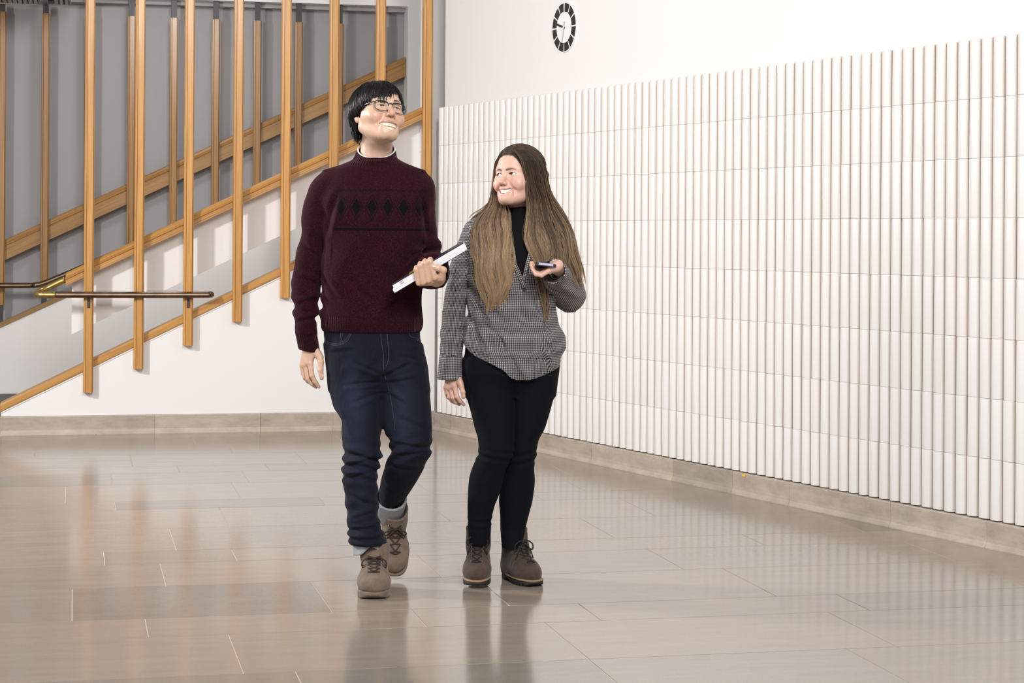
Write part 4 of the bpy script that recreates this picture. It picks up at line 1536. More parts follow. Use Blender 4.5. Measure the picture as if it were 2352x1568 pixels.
TF = [(884, 868, 945, 838, 0.006, 0.006), (886, 884, 955, 872, 0.006, 0.005), (882, 862, 818, 836, 0.006, 0.005), (880, 880, 800, 888, 0.006, 0.006), (878, 905, 815, 930, 0.007, 0.005), (762, 815, 820, 806, 0.006, 0.003),
      (890, 905, 935, 930, 0.007, 0.004), (965, 830, 920, 820, 0.006, 0.004), (772, 940, 800, 1000, 0.008, 0.005), (800, 1040, 872, 1062, 0.006, 0.006), (798, 1075, 868, 1056, 0.006, 0.006), (800, 1100, 860, 1088, 0.006, 0.006),
      (905, 1020, 985, 1030, 0.006, 0.006), (915, 1050, 985, 1042, 0.006, 0.006), (900, 1075, 960, 1085, 0.007, 0.005), (812, 1140, 860, 1165, 0.008, 0.005), (820, 1195, 872, 1180, 0.007, 0.005), (815, 1222, 880, 1214, 0.006, 0.006), (920, 960, 985, 990, 0.009, 0.004)]


def jeans(p):
    x, y, z = p
    ka, kb = S(0, 1075, -0.03)[2], S(0, 1045, 0)[2]
    fa = 0.0062 * np.sin((z + 0.28 * (x + 0.03)) * 150 + 1.2 * np.sin(x * 40)) * np.exp(-((z - ka) / 0.060) ** 2)
    fa = fa + 0.0040 * np.sin((z - 0.5 * x) * 95 + 2.0) * np.exp(-((z - S(0, 1180)[2]) / 0.09) ** 2) * 0.8
    fa = fa + 0.0060 * np.sin(z * 210) * np.exp(-((z - S(0, 1236)[2]) / 0.022) ** 2)
    fb = 0.0050 * np.sin((z - 0.45 * x + 0.25 * y) * 140) * np.exp(-((z - kb) / 0.055) ** 2)
    cz = S(0, 868)[2]
    fh = 0.0034 * np.sin((z * 0.8 + np.abs(x - 0.035) * 0.95) * 105) * np.exp(-((z - cz - 0.0) / 0.075) ** 2) * np.exp(-(np.abs(x - 0.03) / 0.11) ** 2)
    dA = legA(p) + fa
    dB = np.maximum(legB(p) + fb, hemB(p))
    d = smin(smin(hips(p), dA, 0.028), dB, 0.028)
    return d + fh + creases(p, MF, TF)


def fade(p):
    x, y, z = p
    g = 0.75 * np.exp(-((x + 0.085) / 0.05) ** 2) * np.exp(-((z - 0.66) / 0.16) ** 2) + 0.7 * np.exp(-((x - 0.09) / 0.05) ** 2) * np.exp(-((z - 0.62) / 0.15) ** 2)
    g = g + 0.35 * np.exp(-((x + 0.05) / 0.04) ** 2) * np.exp(-((z - 0.36) / 0.2) ** 2)
    return g * (y < 0.02)


cloth('jeans', jeans, (-0.26, -0.16, 0.12), (0.25, 0.36, 0.98), 0.0034, [hips, legA, legB], M['denim'], man, 1, {'fade': fade})


def on_front(fn, x, z, y0=-0.2, y1=0.1):
    ys = np.linspace(y0, y1, 300).astype(F32)
    d = fn([np.full(300, x, F32), ys, np.full(300, z, F32)])
    return (x, float(ys[np.argmax(d < 0)]), z)


def seam(fn, uv, r=0.0012, y0=-0.2):
    pts = []
    for u, v in uv:
        q = S(u, v, -0.09)
        pts.append(q)
    pts = smooth_path(pts, 6)
    out = [on_front(fn, q[0], q[2], y0) for q in pts]
    return tube(out, r, 5)


sm = [seam(jeans, L) for L in ([(878, 768), (881, 790), (886, 820), (887, 852)], [(893, 770), (896, 800), (896, 832), (888, 850)], [(752, 792), (778, 794), (798, 785), (808, 768)], [(753, 795.5), (779, 797.5), (800.5, 788), (811, 769)],
                               [(941, 768), (947, 777), (962, 781), (969, 779)], [(787, 768), (785, 780), (786, 791)], [(791, 768), (789, 780), (790, 790)], [(889, 866), (900, 910), (908, 950), (913, 990)])]
for q in sm:
    obj('stitching', q, M['denim_seam'], man)
for u in (817, 922):
    a = on_front(jeans, *S(u, 770, -0.1)[[0, 2]])
    bb_ = on_front(jeans, *S(u - 1, 760, -0.1)[[0, 2]])
    obj('belt_loop', tube([a, (bb_[0], bb_[1], bb_[2])], 0.004, 6), M['denim'], man)


# turned-up grey hems
def hem_a(p):
    d = Tube(MF.rings((1230, 820, 885, -0.022, 0.070), (1250, 820, 890, -0.024, 0.074), (1300, 822, 896, -0.026, 0.079)), 2.1)(p)
    q = S(860, 1268, -0.05)
    lo_ = (q[2] - 0.045 * np.exp(-((p[0] - q[0] - 0.004) / 0.026) ** 2) * 0 + 0.020 * np.exp(-((p[0] - q[0] - 0.006) / 0.022) ** 2) * (p[1] < 0.0) - 0.28 * np.clip(q[0] + 0.0 - p[0], 0, 1) - 0.002) - p[2]
    inn = Tube(MF.rings((1230, 824, 881, -0.022, 0.065), (1300, 826, 892, -0.026, 0.074)), 2.1)(p, False)
    d = np.maximum(d, lo_)
    return np.maximum(d, -inn)


V, Q = solid(hem_a, S(805, 1310, -0.12) - 0.015, S(910, 1225, 0.08) + 0.015, 0.0035)
obj_h = put('turned_hem', qmesh(V, Q), M['denim_grey'], man)
hq0, hq1 = S(903, 1158, 0.20), S(896, 1190, 0.262)


def hem_b(p):
    a, b_ = hq0, hq1
    d_ = (b_ - a) / np.linalg.norm(b_ - a)
    t_ = sum((p[i] - a[i]) * d_[i] for i in range(3))
    rr_ = np.sqrt(np.maximum(sum((p[i] - a[i]) ** 2 for i in range(3)) - t_ * t_, 0))
    L_ = np.linalg.norm(b_ - a)
    return np.maximum(np.maximum(np.abs(rr_ - 0.054) - 0.005, -0.035 - t_), t_ - L_ * 0.72)


V, Q = solid(hem_b, np.minimum(hq0, hq1) - 0.09, np.maximum(hq0, hq1) + 0.09, 0.0035)
put('turned_hem', qmesh(V, Q), M['denim_grey'], man)

# ---- boots
tanm = (M['suede_tan'], M['sole_tan'], M['lace_brown'], M['sole_tan'])
toe = S(868, 1379, -0.215)
toe[2] = 0.0
m1 = foot_at((toe[0] - 0.012, toe[1] + 0.29, 0.0), toe) @ Matrix.Diagonal((1.14, 1, 1.05, 1))
boot(man, m1, 0.285, 0.160, tanm, 6, tong=0.004, low=0.036)
toe = S(917, 1330, 0.195)
toe[2] = 0.004
m2 = foot_at((toe[0] - 0.020, toe[1] + 0.185, 0.215), toe, roll=R(0)) @ Matrix.Diagonal((1.06, 1, 1.0, 1))
boot(man, m2, 0.285, 0.160, tanm, 6, tong=0.006)

# ---- glasses
def H(q):
    return HR @ np.asarray(q, float) + HC


gl = None
fr, lens = [], []
for s_ in (-1, 1):
    c = np.array([s_ * 0.0335, -0.0985, -0.0025])
    loop = []
    for a in np.linspace(0, T2, 40, endpoint=False):
        n_ = 3.2
        ca, sa = math.cos(a), math.sin(a)
        xx = math.copysign(abs(ca) ** (2 / n_), ca) * 0.0262
        zz = math.copysign(abs(sa) ** (2 / n_), sa) * (0.0195 if sa < 0 else 0.0175)
        loop.append(c + np.array([xx, 0.35 * (abs(xx + s_ * 0.0335)) ** 2 * 10 * 0.28 + 0.0004, zz - 0.003 * (xx * s_ / 0.025) * 0]))
    fr.append(tube([H(q) for q in loop + loop[:2]], [0.0021 if math.sin(a) > -0.15 else 0.0014 for a in np.linspace(0, T2, 40, endpoint=False)] + [0.0021] * 2, 8))
    lens.append([H(q) for q in loop])
    # hinge and temple
    e = c + np.array([s_ * 0.026, 0.006, 0.010])
    fr.append(tube([H(q) for q in smooth_path([e, e + np.array([s_ * 0.007, 0.010, 0.001]), (s_ * 0.0735, -0.045, 0.010), (s_ * 0.079, 0.005, 0.006), (s_ * 0.080, 0.028, -0.010)], 5)], 0.0018, 6))
fr.append(tube([H(q) for q in smooth_path([(-0.0085, -0.0985, 0.004), (-0.004, -0.1015, 0.0075), (0.004, -0.1015, 0.0075), (0.0085, -0.0985, 0.004)], 4)], 0.0016, 8))
gl = obj('glasses', join(*fr), nmat('dark_grey_frame', (0.030, 0.031, 0.036), 0.22, 0.2)[0], man, True)
gm, t, b = nmat('spectacle_lens', (1, 1, 1), 0.0)
tr_, gs_, mx_, fz_ = nd(t, 'BsdfTransparent'), nd(t, 'BsdfGlossy'), nd(t, 'MixShader'), nd(t, 'Fresnel')
gs_.inputs['Roughness'].default_value = 0.02
fz_.inputs['IOR'].default_value = 1.35
t.links.new(fz_.outputs[0], mx_.inputs[0])
t.links.new(tr_.outputs[0], mx_.inputs[1])
t.links.new(gs_.outputs[0], mx_.inputs[2])
t.links.new(mx_.outputs[0], t.nodes['Material Output'].inputs['Surface'])
for L in lens:
    n_ = len(L)
    off = HR @ np.array([0, 0.0012, 0])
    obj('lens', (list(L) + [q + off for q in L], [tuple(range(n_)), tuple(range(2 * n_ - 1, n_ - 1, -1))] + [(i, n_ + i, n_ + (i + 1) % n_, (i + 1) % n_) for i in range(n_)]), gm, gl)

# ---- hair
m, t, b = nmat('black_hair', (0.007, 0.006, 0.0065), 0.42, spec=0.35)
b.inputs['Anisotropic'].default_value = 0.6
M['hair_black'] = m


def scalp_hit(th, ph, r_add, w=1.0):
    """point on the skull; th from the crown axis, ph azimuth (0 = face front)"""
    st, ct = np.sin(th), np.cos(th)
    x, y, z = st * np.sin(ph), -st * np.cos(ph), ct
    a, b_, c = 0.0765 * w + r_add, 0.099 + r_add, 0.084 + r_add
    k = 1 / np.sqrt((x / a) ** 2 + (y / b_) ** 2 + (z / c) ** 2)
    return np.stack([x * k, y * k + 0.012, z * k + 0.033], -1)


rng = np.random.default_rng(5)


def cap_fn(p):
    x, y, z = p
    d = ell(p, (0, 0.014, 0.036), (0.0855, 0.106, 0.093))
    # keep clear of the face and neck
    front = z - (0.046 + 0.9 * np.clip(np.abs(x) - 0.045, 0, 1) * -1.4 - 0.55 * np.clip(y + 0.05, 0, 1) * 2.0)
    d = smax(d, -front * 0.6, 0.006)
    d = np.maximum(d, -0.075 - z)
    d = smax(d, -ell(p, (0, -0.052, -0.015), (0.074, 0.062, 0.062)), 0.01)
    return d


V, Q = sculpt(cap_fn, (-0.11, -0.125, -0.10), (0.11, 0.14, 0.15), 0.004)
V = relax(V, Q, 1)
hair = put('hair', qmesh(V @ HR.T + HC, Q), M['hair_black'], man)
N, K = 8000, 12
ph = rng.uniform(-math.pi, math.pi, N)
th0 = np.arccos(1 - rng.uniform(0, 1, N) * 0.75) * 0.95 + 0.03
fr_ = np.abs(ph)
# lower end of the hair all round: fringe, temples, over the ears, nape
zend = np.interp(fr_, [0, 0.5, 0.85, 1.1, 1.45, 1.8, 2.4, math.pi], [0.019, 0.015, 0.008, -0.006, -0.028, -0.064, -0.108, -0.116]) + rng.normal(0, 0.012, N)
gap = np.exp(-((ph - 0.30) / 0.15) ** 2)
zend = zend + 0.040 * gap
t_ = np.linspace(0, 1, K)
P = np.zeros((N, K, 3))
layer = rng.uniform(0.004, 0.014, N) + 0.006 * np.clip((fr_ - 0.9) / 0.6, 0, 1) * rng.uniform(0, 1, N)
th1 = np.zeros(N)
for it in range(24):
    q = scalp_hit(th0 + (2.35 - th0) * it / 23, ph, layer)
    th1 = np.where(q[:, 2] > zend, th0 + (2.35 - th0) * it / 23, th1)
th1 = np.maximum(th1, th0 + 0.25)
clump = np.sin(ph * 31 + th0 * 5) * 0.10 + np.sin(ph * 13 + th0 * 9) * 0.06
sweep = clump + rng.normal(0, 0.09, N) + np.where(fr_ < 1.0, -0.20 * np.sign(ph - 0.34) * -1 * 0.9, 0.0)
for k in range(K):
    u_ = t_[k]
    th = th0 + (th1 - th0) * u_
    pp = ph + sweep * u_ ** 1.5
    add = layer * (0.55 + 0.6 * np.sin(u_ * 2.6)) - 0.003 * (u_ > 0.85)
    P[:, k] = scalp_hit(th, pp, add)
back = fr_ > 2.0
P[back, -1, 1] += rng.normal(0.004, 0.006, back.sum())
P[:, -1] += rng.normal(0, 0.0035, (N, 3)) * np.array([1, 1, 0.6])
N2 = 1500
ph2 = rng.uniform(1.55, math.pi, N2) * np.where(rng.uniform(0, 1, N2) < 0.72, -1, 1)
P0 = scalp_hit(np.full(N2, 1.62) + rng.normal(0, 0.08, N2), ph2, rng.uniform(0.004, 0.016, N2))
ln = rng.uniform(0.055, 0.100, N2) * np.interp(np.abs(ph2), [1.5, 1.9, 2.4, 3.2], [0.55, 0.9, 1.05, 1.0])
Pn = np.zeros((N2, K, 3))
for k in range(K):
    u_ = t_[k]
    Pn[:, k, 0] = P0[:, 0] * (1 - 0.30 * u_ ** 1.4) + 0.004 * np.sin(u_ * 5 + ph2 * 30)
    Pn[:, k, 1] = 0.012 + (P0[:, 1] - 0.012) * (1 - 0.30 * u_ ** 1.4) + 0.02 * u_
    Pn[:, k, 2] = P0[:, 2] - ln * u_
P = np.concatenate([P, Pn])
N = N + N2
rad = np.interp(t_, [0, 0.4, 0.8, 1], [0.0009, 0.0012, 0.0009, 0.0003])[None, :] * rng.uniform(0.6, 1.4, (N, 1))
strands((P.reshape(-1, 3) @ HR.T + HC).reshape(N, K, 3), rad, 'hair_strands', M['hair_black'], hair)

# ---- the booklets in his hand
bk_m, t, b = nmat('paper_edges', (0.78, 0.77, 0.80), 0.7)
tc = nd(t, 'TexCoord').outputs['Object']
t.links.new(ramp(t, noise(t, 1.0, tc, mscale=(2, 20, 900), detail=2), [(0.35, (0.66, 0.65, 0.69)), (0.6, (0.82, 0.81, 0.84))]), b.inputs['Base Color'])
M['paper'] = bk_m
M['cover_navy'] = nmat('navy_cover', (0.016, 0.022, 0.040), 0.35)[0]
M['cover_black'] = nmat('black_cover', (0.012, 0.012, 0.013), 0.4)[0]
M['cover_green'] = nmat('olive_cover_patch', (0.15, 0.15, 0.01), 0.5)[0]
M['stamp'] = nmat('brown_red_stamp', (0.42, 0.27, 0.26), 0.7)[0]
ba, bb_ = S(905, 666, yb), S(1071, 573, yb)


def booklet(name, c0, c1, thick, width, y0, label):
    """stack of pages: long edge from c0 to c1 facing the viewer"""
    c0, c1 = np.asarray(c0), np.asarray(c1)
    ax = Vector(c1 - c0).normalized()
    Lb = (Vector(c1) - Vector(c0)).length
    up = Vector((-ax.z, 0, ax.x))
    r = empty(name, (0, 0, 0), label, 'booklet', 'booklets in the hand')
    m4 = Matrix((ax, Vector((0, 1, 0)), up)).transposed().to_4x4()
    m4.translation = Vector(c0)
    r.matrix_world = man.matrix_world @ m4 @ Matrix.Rotation(R(4), 4, 'X')
    return r, Lb


bpy.context.view_layer.update()
tl = 0.0185
r1, Lb = booklet('booklet', S(903, 659, yb), S(1066, 560, yb) + np.array([0, 0, 0.0]), tl, 0.09, yb, 'upper white booklet with black and navy cover in the hand of the taller person')
obj('pages', box(0, Lb, 0.0, 0.085, -0.0155, 0.0), M['paper'], r1)
obj('cover', join(box(-0.002, Lb * 0.99, 0.001, 0.090, 0.0, 0.0015), box(Lb * 0.45, Lb * 0.985, 0.001, 0.112, 0.0017, 0.003)), M['cover_navy'], r1)
obj('cover_patch', box(Lb * 0.235, Lb * 0.36, 0.02, 0.112, 0.0017, 0.0032), M['cover_green'], r1)
obj('stamp', join(*[box(0.026 + 0.0035 * i, 0.0285 + 0.0035 * i, -0.0004, 0.0, -0.0115 + 0.0055 * j, -0.0070 + 0.0055 * j) for i in range(4) for j in range(2)]), M['stamp'], r1)
r2, Lb = booklet('booklet', S(903.5, 668.5, yb), S(1064, 570, yb), tl, 0.09, yb, 'lower white booklet in the hand of the taller person, slightly offset below')
obj('pages', join(box(0.0, Lb * 1.03, 0.002, 0.085, -0.0130, -0.0005)), M['paper'], r2)
obj('cover', box(-0.001, Lb * 1.03, 0.003, 0.086, -0.0150, -0.0131), M['cover_black'], r2)

# ------------------------------------------------------------------ the woman
WF = Frame(7.13, 0.02)
S = WF.s
wom = WF.root('smiling person with long brown hair in a black and white checked shirt, holding a phone')

# small black-white check woven fabric
m, t, b = nmat('check_cloth', (0.3, 0.3, 0.3), 0.85, spec=0.2, sheen=0.1)
uvn = nd(t, 'UVMap')
uvn.uv_map = 'cloth'
sv = nd(t, 'SeparateXYZ')
t.links.new(uvn.outputs[0], sv.inputs[0])
CK = 0.0060
fu = math_n(t, 'LESS_THAN', math_n(t, 'FRACT', math_n(t, 'ADD', math_n(t, 'DIVIDE', sv.outputs['X'], CK), 500.0)), 0.60)
fv = math_n(t, 'LESS_THAN', math_n(t, 'FRACT', math_n(t, 'ADD', math_n(t, 'DIVIDE', sv.outputs['Y'], CK), 500.0)), 0.60)
both = math_n(t, 'MULTIPLY', fu, fv)
one = math_n(t, 'MINIMUM', math_n(t, 'ADD', fu, fv), 1.0)
tw = math_n(t, 'LESS_THAN', math_n(t, 'FRACT', math_n(t, 'ADD', math_n(t, 'DIVIDE', math_n(t, 'ADD', sv.outputs['X'], sv.outputs['Y']), CK * 0.25), 500.0)), 0.5)
c1_ = mixc(t, tw, (0.020, 0.017, 0.022), (0.22, 0.205, 0.21))
col = mixc(t, one, (0.60, 0.575, 0.57), c1_)
col = mixc(t, both, col, (0.016, 0.014, 0.018))
t.links.new(col, b.inputs['Base Color'])
bump(t, b, noise(t, 45, detail=3), 0.25, 0.004)
M['check'] = m
m, t, b = nmat('black_jersey', (0.006, 0.006, 0.007), 0.9, spec=0.12)
bump(t, b, noise(t, 30, detail=4), 0.25, 0.005)
M['jersey'] = m
m, t, b = nmat('black_skinny_denim', (0.007, 0.008, 0.011), 0.9, spec=0.10, sheen=0.01)
t.links.new(ramp(t, noise(t, 800, detail=2), [(0.3, (0.0030, 0.0036, 0.0052)), (0.7, (0.0055, 0.0072, 0.011))]), b.inputs['Base Color'])
bump(t, b, noise(t, 800, detail=2), 0.15, 0.001)
M['skinny'] = m
m, t, b = nmat('brown_hair', (0.1, 0.06, 0.035), 0.42, spec=0.4)
t.links.new(attr_col(t).outputs['Color'], b.inputs['Base Color'])
M['hair_brown'] = m

BASE_W = (0.66, 0.42, 0.33)
WP = dict(w=0.95, jw=0.92, cz=0.009, eye=(0.0315, -0.0750, 0.002), mouth=(-0.0625, 0.0100, 0.0285, 0.0084), lid=(0.0138, 0.0048, -0.08), lipy=-0.0975,
          apple=(0.041, -0.071, -0.036), nose=(-0.1110, -0.031, 0.0100, 0.0112), fold=1.15, brow=(0.010, 0.046, 0.0150, 0.0036), tooth=0.0135, tooth2=0.001, lash=0.95, browamt=0.85)
WS = 0.965
HCW = S(1191, 409, 0.0)
HRW = rot3(R(-36), R(7), R(-3))
hv, hq, hcol, mfw = build_head(WP, HRW, HCW, (S(1190, 440, 0.04), S(1188, 520, 0.05)), (0.050, 0.056), BASE_W, (0.46, 0.17, 0.16), (0.05, 0.032, 0.024), (0.66, 0.27, 0.22), sc=WS)

# her right hand, hanging
yk = -0.035
RH = dict(
    index=(WF.pts((1050, 890, yk), (1055, 913, yk - 0.006), (1062, 923, yk), (1070.5, 930.5, yk + 0.010)), [0.0092, 0.0082, 0.0074, 0.0058]),
    middle=(WF.pts((1041, 893, yk + 0.014), (1045.5, 915, yk + 0.008), (1052, 925, yk + 0.014), (1060, 930, yk + 0.024)), [0.0092, 0.0082, 0.0074, 0.0058]),
    ring=(WF.pts((1033, 893, yk + 0.028), (1037, 914, yk + 0.023), (1042.5, 922, yk + 0.028), (1050, 927, yk + 0.036)), [0.0086, 0.0076, 0.0068, 0.0054]),
    pinky=(WF.pts((1027, 891, yk + 0.040), (1030, 906, yk + 0.038), (1033, 914, yk + 0.042), (1038, 919, yk + 0.047)), [0.0076, 0.0064, 0.0057, 0.0047]),
    thumb=(WF.pts((1058, 872, yk), (1064, 889, yk - 0.014), (1068, 902, yk - 0.018), (1070, 913, yk - 0.018)), [0.0115, 0.0098, 0.0090, 0.0070]))
RWR = S(1043, 862, -0.012)
palm = [(RWR, S(1047, 886, yk + 0.005), 0.0215, 0.0140), (RWR, S(1031, 889, yk + 0.030), 0.019, 0.0120), (S(1042, 870, -0.012), S(1040, 890, yk + 0.018), 0.021, 0.0140),
        (S(1049, 864, -0.015), S(1061, 880, yk - 0.006), 0.0170, 0.0115), (S(1040, 830, 0.0), RWR, 0.027, 0.0235)]
lo, hi = bounds([q for f in RH.values() for q in f[0]] + [S(1040, 830, 0.0)], 0.035)
V1, Q1 = solid(hand_field(RH.values(), palm), lo, hi, 0.0020)
BLW = (0.60, 0.26, 0.20)
c1 = tint_hand(V1, BASE_W, [f[0][0] for f in RH.values()] + [f[0][1] for f in RH.values()] + [f[0][3] for f in RH.values()], BLW)

# her left hand, palm up under the phone
yp = -0.245
LH = dict(
    pinky=(WF.pts((1262, 620, yp + 0.012), (1245, 631, yp - 0.004), (1232, 629, yp - 0.010), (1223, 617, yp - 0.006)), [0.0090, 0.0080, 0.0072, 0.0058]),
    ring=(WF.pts((1264, 617, yp + 0.034), (1241, 629, yp + 0.020), (1228, 624, yp + 0.014), (1220, 608, yp + 0.016)), [0.0094, 0.0086, 0.0078, 0.0062]),
    middle=(WF.pts((1265, 614, yp + 0.055), (1242, 625, yp + 0.044), (1227, 619, yp + 0.038), (1220, 603, yp + 0.038)), [0.0094, 0.0086, 0.0078, 0.0062]),
    index=(WF.pts((1266, 611, yp + 0.075), (1243, 621, yp + 0.068), (1229, 615, yp + 0.062), (1223, 602, yp + 0.060)), [0.0092, 0.0084, 0.0076, 0.0060]),
    thumb=(WF.pts((1283, 614, yp + 0.05), (1284, 603, yp + 0.028), (1278, 601, yp + 0.036), (1268, 602, yp + 0.056)), [0.0130, 0.0112, 0.0098, 0.0080]))
LWR = S(1283, 615, yp + 0.085)
palm = [(S(1279, 611, yp + 0.016), S(1280, 610, yp + 0.070), 0.0180, 0.0190), (S(1266, 618, yp + 0.016), S(1267, 616, yp + 0.070), 0.0130, 0.0135), (S(1284, 606, yp + 0.030), S(1278, 611, yp + 0.02), 0.0150, 0.0160),
        (S(1280, 612, yp + 0.05), LWR, 0.0185, 0.0215), (LWR, S(1294, 630, yp + 0.16), 0.0225, 0.026)]
lo, hi = bounds([q for f in LH.values() for q in f[0]] + [S(1294, 630, yp + 0.16)], 0.035)
V2, Q2 = solid(hand_field(LH.values(), palm), lo, hi, 0.0020)
c2 = tint_hand(V2, BASE_W, [f[0][1] for f in LH.values()] + [f[0][3] for f in LH.values()], BLW)


def trunk_w(p):
    d = rcap(p, S(1188, 500, 0.05), S(1185, 640, 0.02), 0.055, 0.085)
    d = smin(d, rcap(p, S(1110, 530, 0.03), S(1275, 530, 0.03), 0.036, 0.036), 0.05)
    d = smin(d, rcap(p, S(1185, 640, 0.01), S(1182, 830, 0.01), 0.085, 0.09), 0.05)
    for c in ([S(1098, 540, 0.03), S(1054, 700, 0.01), S(1041, 840, 0.0)], [S(1290, 545, 0.03), S(1308, 672, 0.045), S(1288, 622, yp + 0.12)]):
        d = smin(d, chain(p, c, [0.024, 0.020, 0.018]), 0.02)
    for c in ([S(1135, 860, 0), S(1145, 1030, -0.03), S(1110, 1215, -0.02)], [S(1232, 860, 0), S(1205, 1040, 0.0), S(1186, 1235, 0.05)]):
        d = smin(d, chain(p, c, [0.06, 0.038, 0.024]), 0.02)
    return d


V3, Q3 = solid(trunk_w, (-0.30, -0.22, 0.15), (0.30, 0.25, 1.38), 0.011)
skin_join([(hv, hq, hcol), (V1, Q1, c1), (V2, Q2, c2), (V3, Q3, None)], BASE_W, wom)
nails([(S(1070, 910, yk - 0.0255), S(1070, 913, 0) - S(1068, 902, 0), (0.25, -1, 0.1), 0.0052, 0.0068)], wom)
for s_ in (-1, 1):
    e = WP['eye']
    V, Q, c = eyeball(0.0124, (-0.38, -1, 0.22), (0.10, 0.085, 0.06))
    V = ((V + np.array([s_ * e[0], e[1], e[2]])) * WS) @ HRW.T + HCW
    put('eye', qmesh(V, Q, None, c), M['eye'], wom)
tv, tq = teeth_mesh(WP, *mfw)
put('teeth', qmesh(tv * WS @ HRW.T + HCW, tq), nmat('white_teeth', (0.80, 0.76, 0.70), 0.25)[0], wom)
obj('ring', tube([S(1264 + 5.0 * math.cos(a), 622 + 6.0 * math.sin(a), yp + 0.004 - 0.004 * math.cos(a)) for a in np.linspace(0, T2, 20)], 0.0010, 6), M['eyelet'], wom, True)

# ---- turtleneck
tneck = Tube(WF.rings((469, 1157, 1219, 0.042, 0.060), (480, 1156, 1220, 0.04, 0.060), (496, 1152, 1224, 0.04, 0.064), (506, 1132, 1246, 0.035, 0.075), (520, 1105, 1272, 0.03, 0.085), (545, 1092, 1288, 0.015, 0.100), (590, 1084, 1282, 0.004, 0.114), (650, 1084, 1270, 0.0, 0.118), (700, 1086, 1266, 0, 0.115)), 2.15)


def turtle(p):
    d = tneck(p)
    d = d + 0.0016 * np.sin(p[2] * 420 + 30 * p[0]) * np.exp(-((p[2] - S(0, 486)[2]) / 0.016) ** 2)
    q = S(1188, 472, 0.04)
    d = np.maximum(d, p[2] - (q[2] + 0.12 * (p[1] - q[1]) + 0.10 * (p[0] - q[0])))
    return np.maximum(d, -rcap(p, S(1190, 450, 0.042), S(1188, 485, 0.044), 0.052, 0.052))


V, Q = solid(turtle, (-0.18, -0.14, 0.98), (0.2, 0.15, 1.40), 0.004)
put('turtleneck', qmesh(V, Q), M['jersey'], wom)

# ---- checked shirt
wt = Tube(WF.rings((484, 1146, 1228, 0.04, 0.070), (492, 1124, 1254, 0.036, 0.080), (502, 1096, 1284, 0.03, 0.090), (516, 1080, 1300, 0.024, 0.098), (545, 1077, 1304, 0.012, 0.112), (590, 1075, 1292, 0.0, 0.128), (650, 1075, 1279, -0.004, 0.133),
                   (700, 1073, 1276, -0.004, 0.132), (740, 1070, 1287, 0.0, 0.136), (775, 1067, 1303, 0.0, 0.142), (797, 1066, 1305, 0.0, 0.143), (823, 1068, 1292, 0.0, 0.140), (850, 1074, 1286, 0.0, 0.138), (880, 1080, 1282, 0.0, 0.135)), 2.15)
wsR = Tube(WF.rings((498, 1096, 1126, 0.03, 0.036), (516, 1072, 1130, 0.028, 0.050), (552, 1054, 1118, 0.024, 0.058), (588, 1041, 1098, 0.022, 0.058), (625, 1032, 1085, 0.02, 0.056), (657, 1027, 1078, 0.018, 0.055), (715, 1018.5, 1072, 0.010, 0.053),
                    (763, 1015.5, 1069, 0.004, 0.050), (796, 1013, 1067, -0.002, 0.048), (812, 1015, 1066, -0.004, 0.046), (817, 1016, 1065, -0.005, 0.044)), 2.0)
wcR = Tube(WF.rings((813, 1015, 1064, -0.005, 0.042), (817, 1013, 1066, -0.005, 0.044), (840, 1011, 1067.5, -0.008, 0.045), (873, 1008.5, 1069, -0.012, 0.046)), 2.05)
wsL = Tube(WF.rings((502, 1272, 1298, 0.03, 0.038), (530, 1268, 1314, 0.03, 0.056), (560, 1272, 1325, 0.035, 0.060), (600, 1276, 1331, 0.04, 0.061), (640, 1281, 1338, 0.045, 0.060), (672, 1288, 1344.5, 0.05, 0.058), (697, 1292, 1336, 0.05, 0.050), (712, 1302, 1322, 0.05, 0.030)), 2.0)
EL, CF = S(1308, 676, 0.045), S(1277, 628, yp + 0.115)
wfL = Limb(EL, CF, 0.060, 0.049)
CF2 = S(1272, 621, yp + 0.058)
wcL = Limb(CF, CF2, 0.046, 0.0455)
HEM = [(1040, 760), (1062, 782), (1070, 797), (1080, 808), (1095, 820), (1133, 836), (1159, 849), (1178, 868), (1195, 872), (1213, 872), (1235, 868), (1261, 858), (1285, 846), (1310, 824)]
hx, hz = np.array([WF.s(u, v, -0.1)[0] for u, v in HEM]), np.array([WF.s(u, v, -0.1)[2] for u, v in HEM])
VB = S(1202, 646, -0.1)


SF = [(1075, 650, 1120, 745, 0.012, 0.008), (1078, 720, 1105, 790, 0.010, 0.007), (1150, 770, 1168, 860, 0.009, 0.008), (1120, 740, 1150, 830, 0.012, 0.006), (1210, 690, 1196, 850, 0.014, 0.004), (1245, 770, 1272, 812, 0.010, 0.006),
      (1240, 780, 1262, 850, 0.011, 0.006), (1200, 660, 1160, 720, 0.011, 0.005), (1040, 600, 1070, 660, 0.008, 0.006), (1028, 680, 1062, 720, 0.008, 0.005)]


def vneck(p):
    h_ = p[2] - VB[2]
    return np.maximum(np.maximum(VB[0] - 0.44 * h_ - 0.02 * np.sqrt(np.maximum(h_, 0)) - p[0], p[0] - VB[0] - 0.28 * h_), p[1] - 0.06)


